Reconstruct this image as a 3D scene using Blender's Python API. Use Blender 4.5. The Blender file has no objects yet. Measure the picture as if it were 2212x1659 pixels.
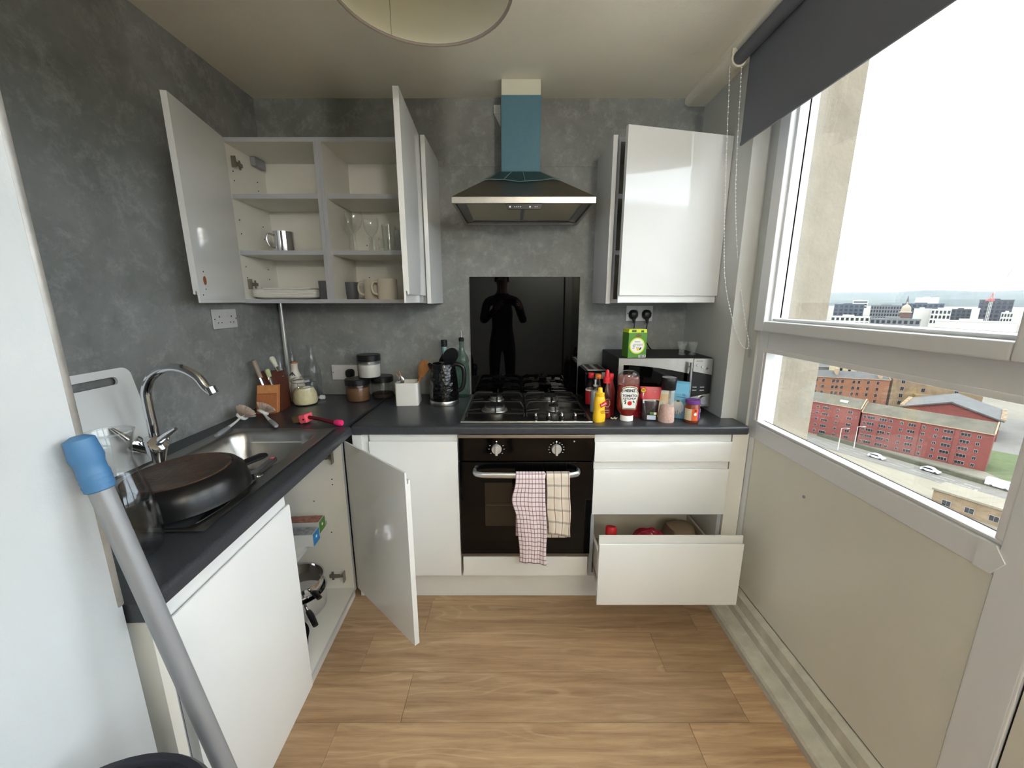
import bpy, bmesh, math, random
from math import pi, sin, cos, sqrt, atan2, radians as R
from mathutils import Vector, Matrix
D = bpy.data; S = bpy.context.scene; C = S.collection
random.seed(7)

# ------------------------------------------------------------------ camera
cd = D.cameras.new('camera'); cam = D.objects.new('camera', cd); C.objects.link(cam)
cd.sensor_width = 36; cd.lens = 842.6 / 2212 * 36; cd.clip_start = .02; cd.clip_end = 20000
cam.location = (0, 0, 1.4414); cam.rotation_euler = (pi / 2 - .2104, 0, 0)
S.camera = cam

# ------------------------------------------------------------------ sky, sun, exposure
w = D.worlds.new('sky'); S.world = w; w.use_nodes = True
nt = w.node_tree; nt.nodes.clear()
tc = nt.nodes.new('ShaderNodeTexCoord'); sx = nt.nodes.new('ShaderNodeSeparateXYZ')
rmp = nt.nodes.new('ShaderNodeValToRGB'); bg = nt.nodes.new('ShaderNodeBackground'); wo = nt.nodes.new('ShaderNodeOutputWorld')
cl = nt.nodes.new('ShaderNodeTexNoise'); cl.inputs['Scale'].default_value = 2.2; cl.inputs['Detail'].default_value = 4
mx = nt.nodes.new('ShaderNodeMix'); mx.data_type = 'RGBA'; mx.blend_type = 'MULTIPLY'; mx.inputs[0].default_value = .25
rmp.color_ramp.elements[0].position = 0.0; rmp.color_ramp.elements[0].color = (.78, .88, 1.0, 1)
rmp.color_ramp.elements[1].position = .35; rmp.color_ramp.elements[1].color = (.93, .97, 1.0, 1)
nt.links.new(tc.outputs['Generated'], sx.inputs[0]); nt.links.new(sx.outputs['Z'], rmp.inputs[0])
nt.links.new(tc.outputs['Generated'], cl.inputs['Vector'])
nt.links.new(rmp.outputs[0], mx.inputs[6]); nt.links.new(cl.outputs['Fac'], mx.inputs[7])
nt.links.new(mx.outputs[2], bg.inputs[0]); nt.links.new(bg.outputs[0], wo.inputs[0])
bg.inputs[1].default_value = 2.6
sl = D.lights.new('sun', 'SUN'); sl.energy = .5; sl.angle = R(6); sl.color = (1, .95, .86)
so = D.objects.new('sun', sl); C.objects.link(so); so.rotation_euler = (R(38), 0, R(-62)); so.location = (0, 0, 60)
S.view_settings.view_transform = 'Standard'; S.view_settings.look = 'None'
S.view_settings.exposure = 1.68; S.view_settings.gamma = 1; S.view_settings.use_curve_mapping = False
S.cycles.use_denoising = True; S.cycles.max_bounces = 8; S.cycles.diffuse_bounces = 5; S.cycles.glossy_bounces = 4; S.cycles.use_adaptive_sampling = True; S.cycles.adaptive_threshold = .11; S.cycles.adaptive_min_samples = 20
S.cycles.transparent_max_bounces = 16; S.cycles.caustics_reflective = False; S.cycles.caustics_refractive = False
S.cycles.volume_bounces = 0; S.cycles.sample_clamp_indirect = 6

# ------------------------------------------------------------------ helpers
def lin(c):
    out = []
    for v in c[:3]:
        v = v / 255; out.append(v / 12.92 if v <= .04045 else ((v + .055) / 1.055) ** 2.4)
    return (*out, 1)
MATS = {}
def mat(name, col=(200, 200, 200), rough=.5, metal=0, var=None, bump=None, spec=.5, coat=0, trans=0, ior=1.45, aniso=0, alpha=1, emit=None, sss=0):
    """var=(scale, amount, stretch) mottles the colour; bump=(scale, strength[, stretch])"""
    m = D.materials.new(name); m.use_nodes = True; MATS[name] = m
    n = m.node_tree.nodes; l = m.node_tree.links; b = n['Principled BSDF']
    b.inputs['Base Color'].default_value = lin(col); b.inputs['Roughness'].default_value = rough
    b.inputs['Metallic'].default_value = metal; b.inputs['Specular IOR Level'].default_value = spec
    b.inputs['Coat Weight'].default_value = coat; b.inputs['Coat Roughness'].default_value = .05
    b.inputs['Transmission Weight'].default_value = trans; b.inputs['IOR'].default_value = ior
    b.inputs['Alpha'].default_value = alpha
    if sss: b.inputs['Subsurface Weight'].default_value = sss; b.inputs['Subsurface Scale'].default_value = .01
    if emit: b.inputs['Emission Color'].default_value = lin(emit[0]); b.inputs['Emission Strength'].default_value = emit[1]
    def coords(stretch):
        t = n.new('ShaderNodeTexCoord'); mp = n.new('ShaderNodeMapping')
        mp.inputs['Scale'].default_value = stretch; l.new(t.outputs['Object'], mp.inputs[0]); return mp.outputs[0]
    if var:
        t = n.new('ShaderNodeTexNoise'); t.inputs['Scale'].default_value = var[0]; t.inputs['Detail'].default_value = 6; t.inputs['Roughness'].default_value = .65
        l.new(coords(var[2] if len(var) > 2 else (1, 1, 1)), t.inputs['Vector'])
        r = n.new('ShaderNodeValToRGB'); r.color_ramp.elements[0].position = .3; r.color_ramp.elements[1].position = .7
        c = lin(col); a = var[1]
        r.color_ramp.elements[0].color = (*[v * (1 - a) for v in c[:3]], 1); r.color_ramp.elements[1].color = (*[min(1, v * (1 + a)) for v in c[:3]], 1)
        l.new(t.outputs['Fac'], r.inputs[0]); l.new(r.outputs[0], b.inputs['Base Color'])
    if bump:
        t = n.new('ShaderNodeTexNoise'); t.inputs['Scale'].default_value = bump[0]; t.inputs['Detail'].default_value = 4
        l.new(coords(bump[2] if len(bump) > 2 else (1, 1, 1)), t.inputs['Vector'])
        bp = n.new('ShaderNodeBump'); bp.inputs['Strength'].default_value = bump[1]; bp.inputs['Distance'].default_value = .004
        l.new(t.outputs['Fac'], bp.inputs['Height']); l.new(bp.outputs[0], b.inputs['Normal'])
    return m
def thin_glass(name, tint=(255, 255, 255), blend=.25, rough=.02):
    m = D.materials.new(name); m.use_nodes = True; MATS[name] = m
    n = m.node_tree.nodes; l = m.node_tree.links; n.clear()
    o = n.new('ShaderNodeOutputMaterial'); mixn = n.new('ShaderNodeMixShader'); t = n.new('ShaderNodeBsdfTransparent'); g = n.new('ShaderNodeBsdfGlossy'); lw = n.new('ShaderNodeLayerWeight')
    t.inputs[0].default_value = lin(tint); g.inputs['Roughness'].default_value = rough; lw.inputs['Blend'].default_value = .5
    pw = n.new('ShaderNodeMath'); pw.operation = 'POWER'; pw.inputs[1].default_value = 3.0; ma = n.new('ShaderNodeMath'); ma.operation = 'MULTIPLY_ADD'; ma.inputs[1].default_value = blend; ma.inputs[2].default_value = .045
    l.new(lw.outputs['Facing'], pw.inputs[0]); l.new(pw.outputs[0], ma.inputs[0]); l.new(ma.outputs[0], mixn.inputs[0])
    l.new(t.outputs[0], mixn.inputs[1]); l.new(g.outputs[0], mixn.inputs[2]); l.new(mixn.outputs[0], o.inputs[0])
    return m

class MB:
    def __init__(s): s.v = []; s.f = []; s.m = []; s.uv = {}; s.mi = 0; s.bev = False
    def add(s, vs, fs, M=None, uvs=None):
        k = len(s.v)
        for i, p in enumerate(vs):
            p = Vector(p); s.v.append(M @ p if M else p)
            if uvs: s.uv[k + i] = uvs[i]
        for f in fs: s.f.append([k + i for i in f]); s.m.append(s.mi)
        return s
    def box(s, x0, x1, y0, y1, z0, z1, b=0, seg=2, M=None):
        if b <= 0:
            vs = [(x, y, z) for x in (x0, x1) for y in (y0, y1) for z in (z0, z1)]
            return s.add(vs, [(0, 1, 3, 2), (4, 6, 7, 5), (0, 4, 5, 1), (2, 3, 7, 6), (0, 2, 6, 4), (1, 5, 7, 3)], M)
        s.bev = True; t = bmesh.new(); bmesh.ops.create_cube(t, size=1)
        for q in t.verts: q.co = Vector((x0 + (q.co.x + .5) * (x1 - x0), y0 + (q.co.y + .5) * (y1 - y0), z0 + (q.co.z + .5) * (z1 - z0)))
        bmesh.ops.bevel(t, geom=t.edges[:], offset=b, segments=seg, profile=.5, affect='EDGES', clamp_overlap=True)
        t.verts.index_update(); s.add([q.co.copy() for q in t.verts], [[q.index for q in f.verts] for f in t.faces], M); t.free(); return s
    def lathe(s, pr, n=28, c=(0, 0), M=None, z=0):
        vs = []; fs = []; rows = []
        for r, h in pr:
            if r < 1e-6: rows.append([len(vs)]); vs.append((c[0], c[1], z + h))
            else:
                rows.append(list(range(len(vs), len(vs) + n)))
                vs += [(c[0] + r * cos(2 * pi * k / n), c[1] + r * sin(2 * pi * k / n), z + h) for k in range(n)]
        for a, b in zip(rows, rows[1:]):
            for k in range(n):
                j = (k + 1) % n
                if len(a) == 1 and len(b) == 1: continue
                if len(a) == 1: fs.append((a[0], b[k], b[j]))
                elif len(b) == 1: fs.append((a[k], a[j], b[0]))
                else: fs.append((a[k], a[j], b[j], b[k]))
        return s.add(vs, fs, M)
    def loft(s, secs, n=28, cap=True, M=None):
        """secs: (z, rx, ry[, power[, cx, cy]]) super-ellipse sections"""
        vs = []; fs = []
        for q in secs:
            zz, rx, ry = q[:3]; p = q[3] if len(q) > 3 else 2; cx, cy = (q[4], q[5]) if len(q) > 5 else (0, 0)
            for k in range(n):
                a = 2 * pi * (k + .5) / n; ca, sa = cos(a), sin(a)
                vs.append((cx + rx * math.copysign(abs(ca) ** (2 / p), ca), cy + ry * math.copysign(abs(sa) ** (2 / p), sa), zz))
        for i in range(len(secs) - 1):
            for k in range(n):
                j = (k + 1) % n; fs.append((i * n + k, i * n + j, i * n + n + j, i * n + n + k))
        if cap: fs.append(tuple(range(n - 1, -1, -1))); fs.append(tuple(range((len(secs) - 1) * n, len(secs) * n)))
        return s.add(vs, fs, M)
    def tube(s, path, r, n=10, cap=True, closed=False, M=None, flat=1):
        P = [Vector(p) for p in path]; N = len(P); rr = r if isinstance(r, (list, tuple)) else [r] * N
        vs = []; fs = []; u = None
        for i in range(N):
            if closed: t = (P[(i + 1) % N] - P[i - 1]).normalized()
            else: t = (P[min(i + 1, N - 1)] - P[max(i - 1, 0)]).normalized()
            if u is None:
                u = t.orthogonal().normalized()
                if flat != 1: u = Vector((0, 0, 1)); u = (u - t * u.dot(t)).normalized()
            else: u = (u - t * u.dot(t)).normalized()
            v = t.cross(u)
            vs += [P[i] + (u * cos(2 * pi * k / n) * flat + v * sin(2 * pi * k / n)) * rr[i] for k in range(n)]
        for i in range(N if closed else N - 1):
            a = i * n; b = ((i + 1) % N) * n
            for k in range(n): j = (k + 1) % n; fs.append((a + k, a + j, b + j, b + k))
        if cap and not closed: fs.append(tuple(range(n - 1, -1, -1))); fs.append(tuple(range((N - 1) * n, N * n)))
        return s.add(vs, fs, M)
    def cyl(s, p0, p1, r0, r1=None, n=20, M=None):
        return s.tube([p0, p1], [r0, r0 if r1 is None else r1], n, M=M)
    def prism(s, poly, a, b, axis='z', M=None):
        f = {'x': lambda p, t: (t, p[0], p[1]), 'y': lambda p, t: (p[0], t, p[1]), 'z': lambda p, t: (p[0], p[1], t)}[axis]
        n = len(poly); vs = [f(p, a) for p in poly] + [f(p, b) for p in poly]
        fs = [(k, (k + 1) % n, n + (k + 1) % n, n + k) for k in range(n)] + [tuple(range(n - 1, -1, -1)), tuple(range(n, 2 * n))]
        return s.add(vs, fs, M)
    def grid(s, fn, nu, nv, M=None, wrap=False):
        vs = []; uv = []; fs = []
        for i in range(nu + 1):
            for j in range(nv + 1): vs.append(fn(i / nu, j / nv)); uv.append((i / nu, j / nv))
        for i in range(nu):
            for j in range(nv): a = i * (nv + 1) + j; fs.append((a, a + nv + 1, a + nv + 2, a + 1))
        return s.add(vs, fs, M, uv)
    def build(s, name, m, parent=None, smooth=38, loc=None, rot=None, w=False, recalc=True, solid=0):
        off = Vector((0, 0, 0))
        if w and parent:
            q = parent
            while q: off += q.location; q = q.parent
        me = D.meshes.new(name); me.from_pydata([p - off for p in s.v], [], s.f)
        for mm in (m if isinstance(m, (list, tuple)) else [m]): me.materials.append(MATS[mm] if isinstance(mm, str) else mm)
        me.polygons.foreach_set('material_index', s.m)
        if s.uv:
            ul = me.uv_layers.new(name='UVMap')
            for lp in me.loops: ul.data[lp.index].uv = s.uv.get(lp.vertex_index, (0, 0))
        if recalc:
            t = bmesh.new(); t.from_mesh(me); bmesh.ops.recalc_face_normals(t, faces=t.faces[:]); t.to_mesh(me); t.free()
        if smooth:
            me.polygons.foreach_set('use_smooth', [True] * len(me.polygons)); me.set_sharp_from_angle(angle=R(smooth))
        o = D.objects.new(name, me); C.objects.link(o)
        if s.bev and smooth: md = o.modifiers.new('weighted', 'WEIGHTED_NORMAL'); md.keep_sharp = True; md.weight = 100
        if parent: o.parent = parent
        if loc: o.location = loc
        if rot: o.rotation_euler = rot
        if solid: md = o.modifiers.new('thickness', 'SOLIDIFY'); md.thickness = solid; md.offset = 0
        return o
def tag(o, label, cat, group=None):
    o['label'] = label; o['category'] = cat
    if group: o['group'] = group
    return o
def T(name, label, cat, loc=(0, 0, 0), rz=0, group=None, rot=None):
    o = D.objects.new(name, None); C.objects.link(o); o.empty_display_size = .05
    o.location = loc; o.rotation_euler = rot if rot else (0, 0, rz)
    return tag(o, label, cat, group)
def ST(o, label=None):
    o['kind'] = 'structure'
    if label: o['label'] = label
    return o
def SR(name, loc=(0, 0, 0)):
    o = D.objects.new(name, None); C.objects.link(o); o.location = loc; o['kind'] = 'structure'; return o
def dup(root, loc, rz=None, label=None, group=None):
    def cp(o, par):
        c = o.copy(); C.objects.link(c); c.parent = par
        for ch in o.children: cp(ch, c)
        return c
    r = cp(root, root.parent); r.location = loc
    if rz is not None: r.rotation_euler = (0, 0, rz)
    if label: r['label'] = label
    if group: r['group'] = group
    return r
def sub(mesh_owner, parent, loc=(0, 0, 0), rot=None):
    """another object on the same mesh data"""
    o = D.objects.new(mesh_owner.name.split('.')[0], mesh_owner.data); C.objects.link(o); o.parent = parent; o.location = loc
    if rot: o.rotation_euler = rot
    return o
def box1(name, m, parent, x0, x1, y0, y1, z0, z1, b=0, w=False, seg=2):
    return MB().box(x0, x1, y0, y1, z0, z1, b, seg).build(name, m, parent, w=w)
FRONT = Matrix.Rotation(pi / 2, 4, 'X')          # text plane -> faces -Y, upright
def text(body, size, m, parent, loc, rot=(pi / 2, 0, 0), bold=0, name='lettering', sx=1, ext=.0002, align='CENTER'):
    cu = D.curves.new(name, 'FONT'); cu.body = body; cu.size = size; cu.extrude = ext; cu.offset = bold; cu.align_x = align; cu.align_y = 'CENTER'; cu.resolution_u = 3
    o = D.objects.new(name, cu); me = D.meshes.new_from_object(o); D.objects.remove(o); D.curves.remove(cu)
    me.materials.append(MATS[m]); o = D.objects.new(name, me); C.objects.link(o); o.parent = parent; o.location = loc; o.rotation_euler = rot; o.scale = (sx, 1, 1)
    return o
def arc(cx, cz, r, a0, a1, n):
    return [(cx + r * cos(R(a0 + (a1 - a0) * k / n)), cz + r * sin(R(a0 + (a1 - a0) * k / n))) for k in range(n + 1)]

# ------------------------------------------------------------------ materials
mat('door_white', (222, 223, 222), .1, spec=.5, coat=.3)
mat('board_white', (228, 226, 218), .42, var=(3, .02))
mat('board_edge_shaded', (176, 178, 184), .4)  # edging grey, with the dimness of the front edges put into the colour
mat('worktop', (55, 57, 61), .3, var=(260, .35), bump=(300, .12))
mat('paint_white', (204, 209, 212), .75, bump=(90, .12), var=(1.2, .03))
mat('ceiling_paint', (243, 238, 223), .85, bump=(140, .12), var=(.8, .03))
mat('reveal_paint', (196, 197, 193), .8, bump=(60, .15), var=(2, .04))
mat('upvc', (226, 227, 229), .3)
mat('upvc_bead', (236, 236, 236), .22)
mat('panel_cream', (222, 220, 208), .35, var=(1.2, .03), bump=(400, .06))
mat('ledge_paint', (196, 193, 180), .7, var=(14, .16), bump=(30, .25))
mat('black_gap', (14, 14, 15), .8)
mat('chrome', (225, 225, 228), .08, 1)
mat('chrome_dull', (190, 190, 192), .22, 1)
mat('steel', (176, 174, 170), .3, 1, var=(40, .06, (1, 12, 1)), bump=(60, .03, (1, 20, 1)))
mat('steel_dark', (118, 114, 108), .33, 1, bump=(60, .03, (20, 1, 1)))
mat('hinge_metal', (150, 142, 132), .35, 1)
mat('black_gloss', (5, 5, 6), .06, spec=.28)
mat('splash_glass', (3, 3, 4), .02, spec=.28)
mat('black_matt', (18, 18, 19), .55, bump=(200, .1))
mat('black_plastic', (20, 20, 22), .32)
mat('iron', (24, 23, 23), .5, bump=(220, .2))
mat('plastic_white', (232, 232, 230), .35)
mat('plastic_grey', (150, 152, 156), .4)
mat('switch_white', (205, 203, 202), .35)
mat('blue_film', (78, 120, 138), .45, var=(60, .05))
mat('hood_cream', (214, 213, 196), .5)
thin_glass('window_glass', (250, 252, 252), .5)
thin_glass('clear_glass', (251, 252, 252), .75)
thin_glass('green_glass', (214, 230, 222), .8)
thin_glass('clear_plastic', (244, 243, 241), .5, .1)
def frosted(name, col, op):
    m = D.materials.new(name); m.use_nodes = True; MATS[name] = m; n = m.node_tree.nodes; l = m.node_tree.links; b = n['Principled BSDF']; o = n['Material Output']
    b.inputs['Base Color'].default_value = lin(col); b.inputs['Roughness'].default_value = .18
    t = n.new('ShaderNodeBsdfTransparent'); x = n.new('ShaderNodeMixShader'); x.inputs[0].default_value = op; l.new(t.outputs[0], x.inputs[1]); l.new(b.outputs[0], x.inputs[2]); l.new(x.outputs[0], o.inputs[0])
frosted('frosted_plastic', (222, 214, 204), .30); frosted('pale_glass', (214, 220, 218), .16)
mat('wood_light', (188, 128, 80), .5, var=(30, .18, (6, 6, 1)))
mat('wood_mid', (164, 100, 58), .5, var=(30, .2, (6, 6, 1)))
mat('wood_dark', (84, 42, 28), .45, var=(30, .2, (6, 6, 1)))
mat('lampshade', (216, 210, 186), .8, bump=(500, .05), sss=0)
mat('lamp_rim', (150, 138, 128), .7)
mat('blind', (104, 106, 113), .8, bump=(600, .15))
mat('mop_blue', (70, 118, 164), .45)
mat('mop_pole', (150, 152, 155), .35, .3)
mat('bin_dark', (34, 36, 46), .45)
mat('ceramic_white', (226, 224, 218), .25)
mat('ceramic_cream', (206, 198, 184), .25)
mat('grey_stoneware', (86, 88, 92), .4)
mat('red', (196, 30, 38), .4); mat('dark_red', (122, 24, 28), .35); mat('ketchup_red', (132, 22, 24), .22)
mat('yellow', (236, 190, 40), .35); mat('orange', (232, 120, 30), .4); mat('purple', (104, 52, 128), .4)
mat('green', (82, 134, 48), .5); mat('lime', (200, 208, 60), .5); mat('green_dark', (44, 92, 40), .5)
mat('blue_card', (112, 176, 206), .5); mat('blue_bright', (40, 128, 196), .45); mat('paper', (228, 226, 222), .6)
mat('ink', (30, 30, 34), .6); mat('card_yellow', (226, 200, 120), .6); mat('pink', (240, 96, 110), .5); mat('hot_pink', (238, 52, 120), .35)
mat('salt', (206, 158, 146), .8, var=(160, .35)); mat('pasta', (214, 202, 160), .7, var=(50, .12)); mat('spice', (108, 76, 50), .7, var=(60, .15)); mat('dark_food', (52, 44, 40), .7, var=(60, .2))
mat('wax', (226, 218, 196), .6)

def concrete():
    m = D.materials.new('grey_wallboard'); m.use_nodes = True; MATS['grey_wallboard'] = m
    n = m.node_tree.nodes; l = m.node_tree.links; b = n['Principled BSDF']
    t = n.new('ShaderNodeTexCoord')
    a = n.new('ShaderNodeTexNoise'); a.inputs['Scale'].default_value = 3.2; a.inputs['Detail'].default_value = 8; a.inputs['Roughness'].default_value = .68; a.inputs['Distortion'].default_value = .2
    c = n.new('ShaderNodeTexNoise'); c.inputs['Scale'].default_value = 15; c.inputs['Detail'].default_value = 10; c.inputs['Roughness'].default_value = .78; c.inputs['Distortion'].default_value = .25
    for q in (a, c): l.new(t.outputs['Object'], q.inputs['Vector'])
    ra = n.new('ShaderNodeValToRGB'); ra.color_ramp.elements[0].position = .34; ra.color_ramp.elements[1].position = .68
    ra.color_ramp.elements[0].color = lin((116, 117, 115)); ra.color_ramp.elements[1].color = lin((146, 147, 145))
    rc = n.new('ShaderNodeValToRGB'); rc.color_ramp.elements[0].position = .50; rc.color_ramp.elements[1].position = .74
    rc.color_ramp.elements[0].color = (0, 0, 0, 1); rc.color_ramp.elements[1].color = (1, 1, 1, 1)
    mul = n.new('ShaderNodeMath'); mul.operation = 'MULTIPLY'; mul.inputs[1].default_value = .6
    mixn = n.new('ShaderNodeMix'); mixn.data_type = 'RGBA'; mixn.inputs[7].default_value = lin((184, 186, 184))
    l.new(a.outputs['Fac'], ra.inputs[0]); l.new(c.outputs['Fac'], rc.inputs[0]); l.new(rc.outputs[0], mul.inputs[0]); l.new(mul.outputs[0], mixn.inputs[0])
    l.new(ra.outputs[0], mixn.inputs[6]); l.new(mixn.outputs[2], b.inputs['Base Color']); b.inputs['Roughness'].default_value = .55
    bp = n.new('ShaderNodeBump'); bp.inputs['Strength'].default_value = .1; bp.inputs['Distance'].default_value = .003
    l.new(c.outputs['Fac'], bp.inputs['Height']); l.new(bp.outputs[0], b.inputs['Normal'])
concrete()
def plank_mat():
    m = D.materials.new('oak_plank'); m.use_nodes = True; MATS['oak_plank'] = m
    n = m.node_tree.nodes; l = m.node_tree.links; b = n['Principled BSDF']
    g = n.new('ShaderNodeNewGeometry'); oi = n.new('ShaderNodeObjectInfo')
    off = n.new('ShaderNodeCombineXYZ'); ml = n.new('ShaderNodeMath'); ml.operation = 'MULTIPLY'; ml.inputs[1].default_value = 37
    l.new(oi.outputs['Random'], ml.inputs[0]); l.new(ml.outputs[0], off.inputs[2]); l.new(ml.outputs[0], off.inputs[0])
    ad = n.new('ShaderNodeVectorMath'); l.new(g.outputs['Position'], ad.inputs[0]); l.new(off.outputs[0], ad.inputs[1])
    mp = n.new('ShaderNodeMapping'); mp.inputs['Scale'].default_value = (1.6, 22, 1); l.new(ad.outputs[0], mp.inputs[0])
    g1 = n.new('ShaderNodeTexNoise'); g1.inputs['Scale'].default_value = 1.5; g1.inputs['Detail'].default_value = 9; g1.inputs['Roughness'].default_value = .7; g1.inputs['Distortion'].default_value = .4
    l.new(mp.outputs[0], g1.inputs['Vector'])
    mp2 = n.new('ShaderNodeMapping'); mp2.inputs['Scale'].default_value = (.9, 5.5, 1); l.new(ad.outputs[0], mp2.inputs[0])
    g2 = n.new('ShaderNodeTexNoise'); g2.inputs['Scale'].default_value = 1.1; g2.inputs['Detail'].default_value = 2; l.new(mp2.outputs[0], g2.inputs['Vector'])
    wv = n.new('ShaderNodeMath'); wv.operation = 'MULTIPLY'; wv.inputs[1].default_value = 95; l.new(g2.outputs['Fac'], wv.inputs[0])
    sn = n.new('ShaderNodeMath'); sn.operation = 'SINE'; l.new(wv.outputs[0], sn.inputs[0])
    r1 = n.new('ShaderNodeValToRGB'); r1.color_ramp.elements[0].position = .32; r1.color_ramp.elements[1].position = .72
    r1.color_ramp.elements[0].color = lin((150, 118, 87)); r1.color_ramp.elements[1].color = lin((200, 169, 132)); l.new(g1.outputs['Fac'], r1.inputs[0])
    r2 = n.new('ShaderNodeValToRGB'); r2.color_ramp.elements[0].position = .6; r2.color_ramp.elements[1].position = .95
    r2.color_ramp.elements[0].color = (0, 0, 0, 1); r2.color_ramp.elements[1].color = (.22, .22, .22, 1); l.new(sn.outputs[0], r2.inputs[0])
    mk = n.new('ShaderNodeTexNoise'); mk.inputs['Scale'].default_value = 2.4; mk.inputs['Detail'].default_value = 1; l.new(mp2.outputs[0], mk.inputs['Vector'])
    rk = n.new('ShaderNodeValToRGB'); rk.color_ramp.elements[0].position = .5; rk.color_ramp.elements[1].position = .62; l.new(mk.outputs['Fac'], rk.inputs[0])
    mm = n.new('ShaderNodeMath'); mm.operation = 'MULTIPLY'; l.new(r2.outputs[0], mm.inputs[0]); l.new(rk.outputs[0], mm.inputs[1])
    mixn = n.new('ShaderNodeMix'); mixn.data_type = 'RGBA'; mixn.inputs[7].default_value = lin((222, 198, 164)); l.new(mm.outputs[0], mixn.inputs[0]); l.new(r1.outputs[0], mixn.inputs[6])
    hs = n.new('ShaderNodeHueSaturation'); mr = n.new('ShaderNodeMapRange'); mr.inputs[3].default_value = .82; mr.inputs[4].default_value = 1.2
    l.new(oi.outputs['Random'], mr.inputs[0]); l.new(mr.outputs[0], hs.inputs['Value']); l.new(mixn.outputs[2], hs.inputs['Color']); l.new(hs.outputs[0], b.inputs['Base Color'])
    b.inputs['Roughness'].default_value = .42
    bp = n.new('ShaderNodeBump'); bp.inputs['Strength'].default_value = .08; bp.inputs['Distance'].default_value = .002; l.new(g1.outputs['Fac'], bp.inputs['Height']); l.new(bp.outputs[0], b.inputs['Normal'])
plank_mat()
def check_mat(name, base, line, nu, nv, wu, wv, line2=None, u_only=None, lv=.6):
    m = D.materials.new(name); m.use_nodes = True; MATS[name] = m
    n = m.node_tree.nodes; l = m.node_tree.links; b = n['Principled BSDF']; b.inputs['Roughness'].default_value = .95
    t = n.new('ShaderNodeTexCoord'); sp = n.new('ShaderNodeSeparateXYZ'); l.new(t.outputs['UV'], sp.inputs[0])
    def stripe(out, k, wd, st):
        a = n.new('ShaderNodeMath'); a.operation = 'MULTIPLY'; a.inputs[1].default_value = k; l.new(out, a.inputs[0])
        f = n.new('ShaderNodeMath'); f.operation = 'FRACT'; l.new(a.outputs[0], f.inputs[0])
        c = n.new('ShaderNodeMath'); c.operation = 'LESS_THAN'; c.inputs[1].default_value = wd; l.new(f.outputs[0], c.inputs[0])
        d = n.new('ShaderNodeMath'); d.operation = 'MULTIPLY'; d.inputs[1].default_value = st; l.new(c.outputs[0], d.inputs[0]); return d.outputs[0]
    s1 = stripe(sp.outputs[0], nu, wu, .85); s2 = stripe(sp.outputs[1], nv, wv, lv)
    m1 = n.new('ShaderNodeMix'); m1.data_type = 'RGBA'; m1.inputs[6].default_value = lin(base); m1.inputs[7].default_value = lin(line2 or line); l.new(s2, m1.inputs[0])
    m2 = n.new('ShaderNodeMix'); m2.data_type = 'RGBA'; m2.inputs[7].default_value = lin(line); l.new(m1.outputs[2], m2.inputs[6]); l.new(s1, m2.inputs[0])
    l.new(m2.outputs[2], b.inputs['Base Color'])
    ns = n.new('ShaderNodeTexNoise'); ns.inputs['Scale'].default_value = 60; l.new(t.outputs['Object'], ns.inputs['Vector'])
    bp = n.new('ShaderNodeBump'); bp.inputs['Strength'].default_value = .35; bp.inputs['Distance'].default_value = .004; l.new(ns.outputs['Fac'], bp.inputs['Height']); l.new(bp.outputs[0], b.inputs['Normal'])
check_mat('towel_pink', (226, 214, 218), (112, 52, 66), 9, 36, .17, .2, line2=(120, 70, 84), lv=.75)
check_mat('towel_beige', (216, 206, 192), (118, 66, 62), 3.2, 11, .1, .17, line2=(158, 150, 142), lv=.8)
def hammered():
    m = mat('kettle_black', (10, 10, 11), .12, coat=.4); n = m.node_tree.nodes; l = m.node_tree.links
    t = n.new('ShaderNodeTexCoord'); v = n.new('ShaderNodeTexVoronoi'); v.inputs['Scale'].default_value = 52; l.new(t.outputs['Object'], v.inputs['Vector'])
    bp = n.new('ShaderNodeBump'); bp.inputs['Strength'].default_value = .6; bp.inputs['Distance'].default_value = .006; l.new(v.outputs['Distance'], bp.inputs['Height']); l.new(bp.outputs[0], n['Principled BSDF'].inputs['Normal'])
hammered()
def burnt():
    m = mat('pan_burnt', (74, 56, 45), .5, var=(14, .6), bump=(90, .5))
burnt(); mat('pan_black', (20, 19, 19), .28, bump=(40, .06))
# ------------------------------------------------------------------ room shell
YB = 2.208; XL = -1.2955; ZW = .91; CH = 2.432; YR = -2.6
fl = SR('floor')
MB().box(-4.3, 1.2, YR - .1, YB + .1, -.12, -.004).build('subfloor', 'black_gap', fl)
rows = [1.655 + .19 * k for k in range(3, -31, -1)]
for i, y1 in enumerate(rows):
    y0 = y1 - .19
    if y1 < YR: break
    k = round((1.655 - y1) / .19)
    j = {0: -.39, 1: .612, 2: -.39, 3: .617}.get(k, -.9 + ((k * 7) % 11) * .13)
    x = j - 5 * 1.22; xmin = -1.3 if y1 > .3 else -4.15
    while x < 1.1:
        a, b = max(x, xmin), min(x + 1.22, 1.06)
        if b - a > .02:
            MB().box(a + .0006, b - .0006, y0 + .0006, min(y1 - .0006, YB), -.004, 0).build('plank', 'oak_plank', fl, smooth=0)
        x += 1.22
ST(MB().box(-4.3, 1.2, YR - .1, YB + .1, CH, CH + .12).build('ceiling', 'ceiling_paint'))
wb = SR('wall_back')
MB().box(-1.4, 1.2, YB + .012, YB + .12, 0, CH + .1).build('core', 'paint_white', wb)
for (x0, x1, z0, z1) in ((XL, .99, 0, 2.1186), (XL, .99, 2.1194, CH)):
    MB().box(x0, x1, YB, YB + .012, z0, z1).build('wall_panel', 'grey_wallboard', wb)
wl = SR('wall_left')
MB().box(XL - .12, XL - .012, .3, YB + .1, 0, CH + .1).build('core', 'paint_white', wl)
for (y0, y1) in ((.5, YB),):
    MB().box(XL - .012, XL, y0, y1, 0, CH).build('wall_panel', 'grey_wallboard', wl)
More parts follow.
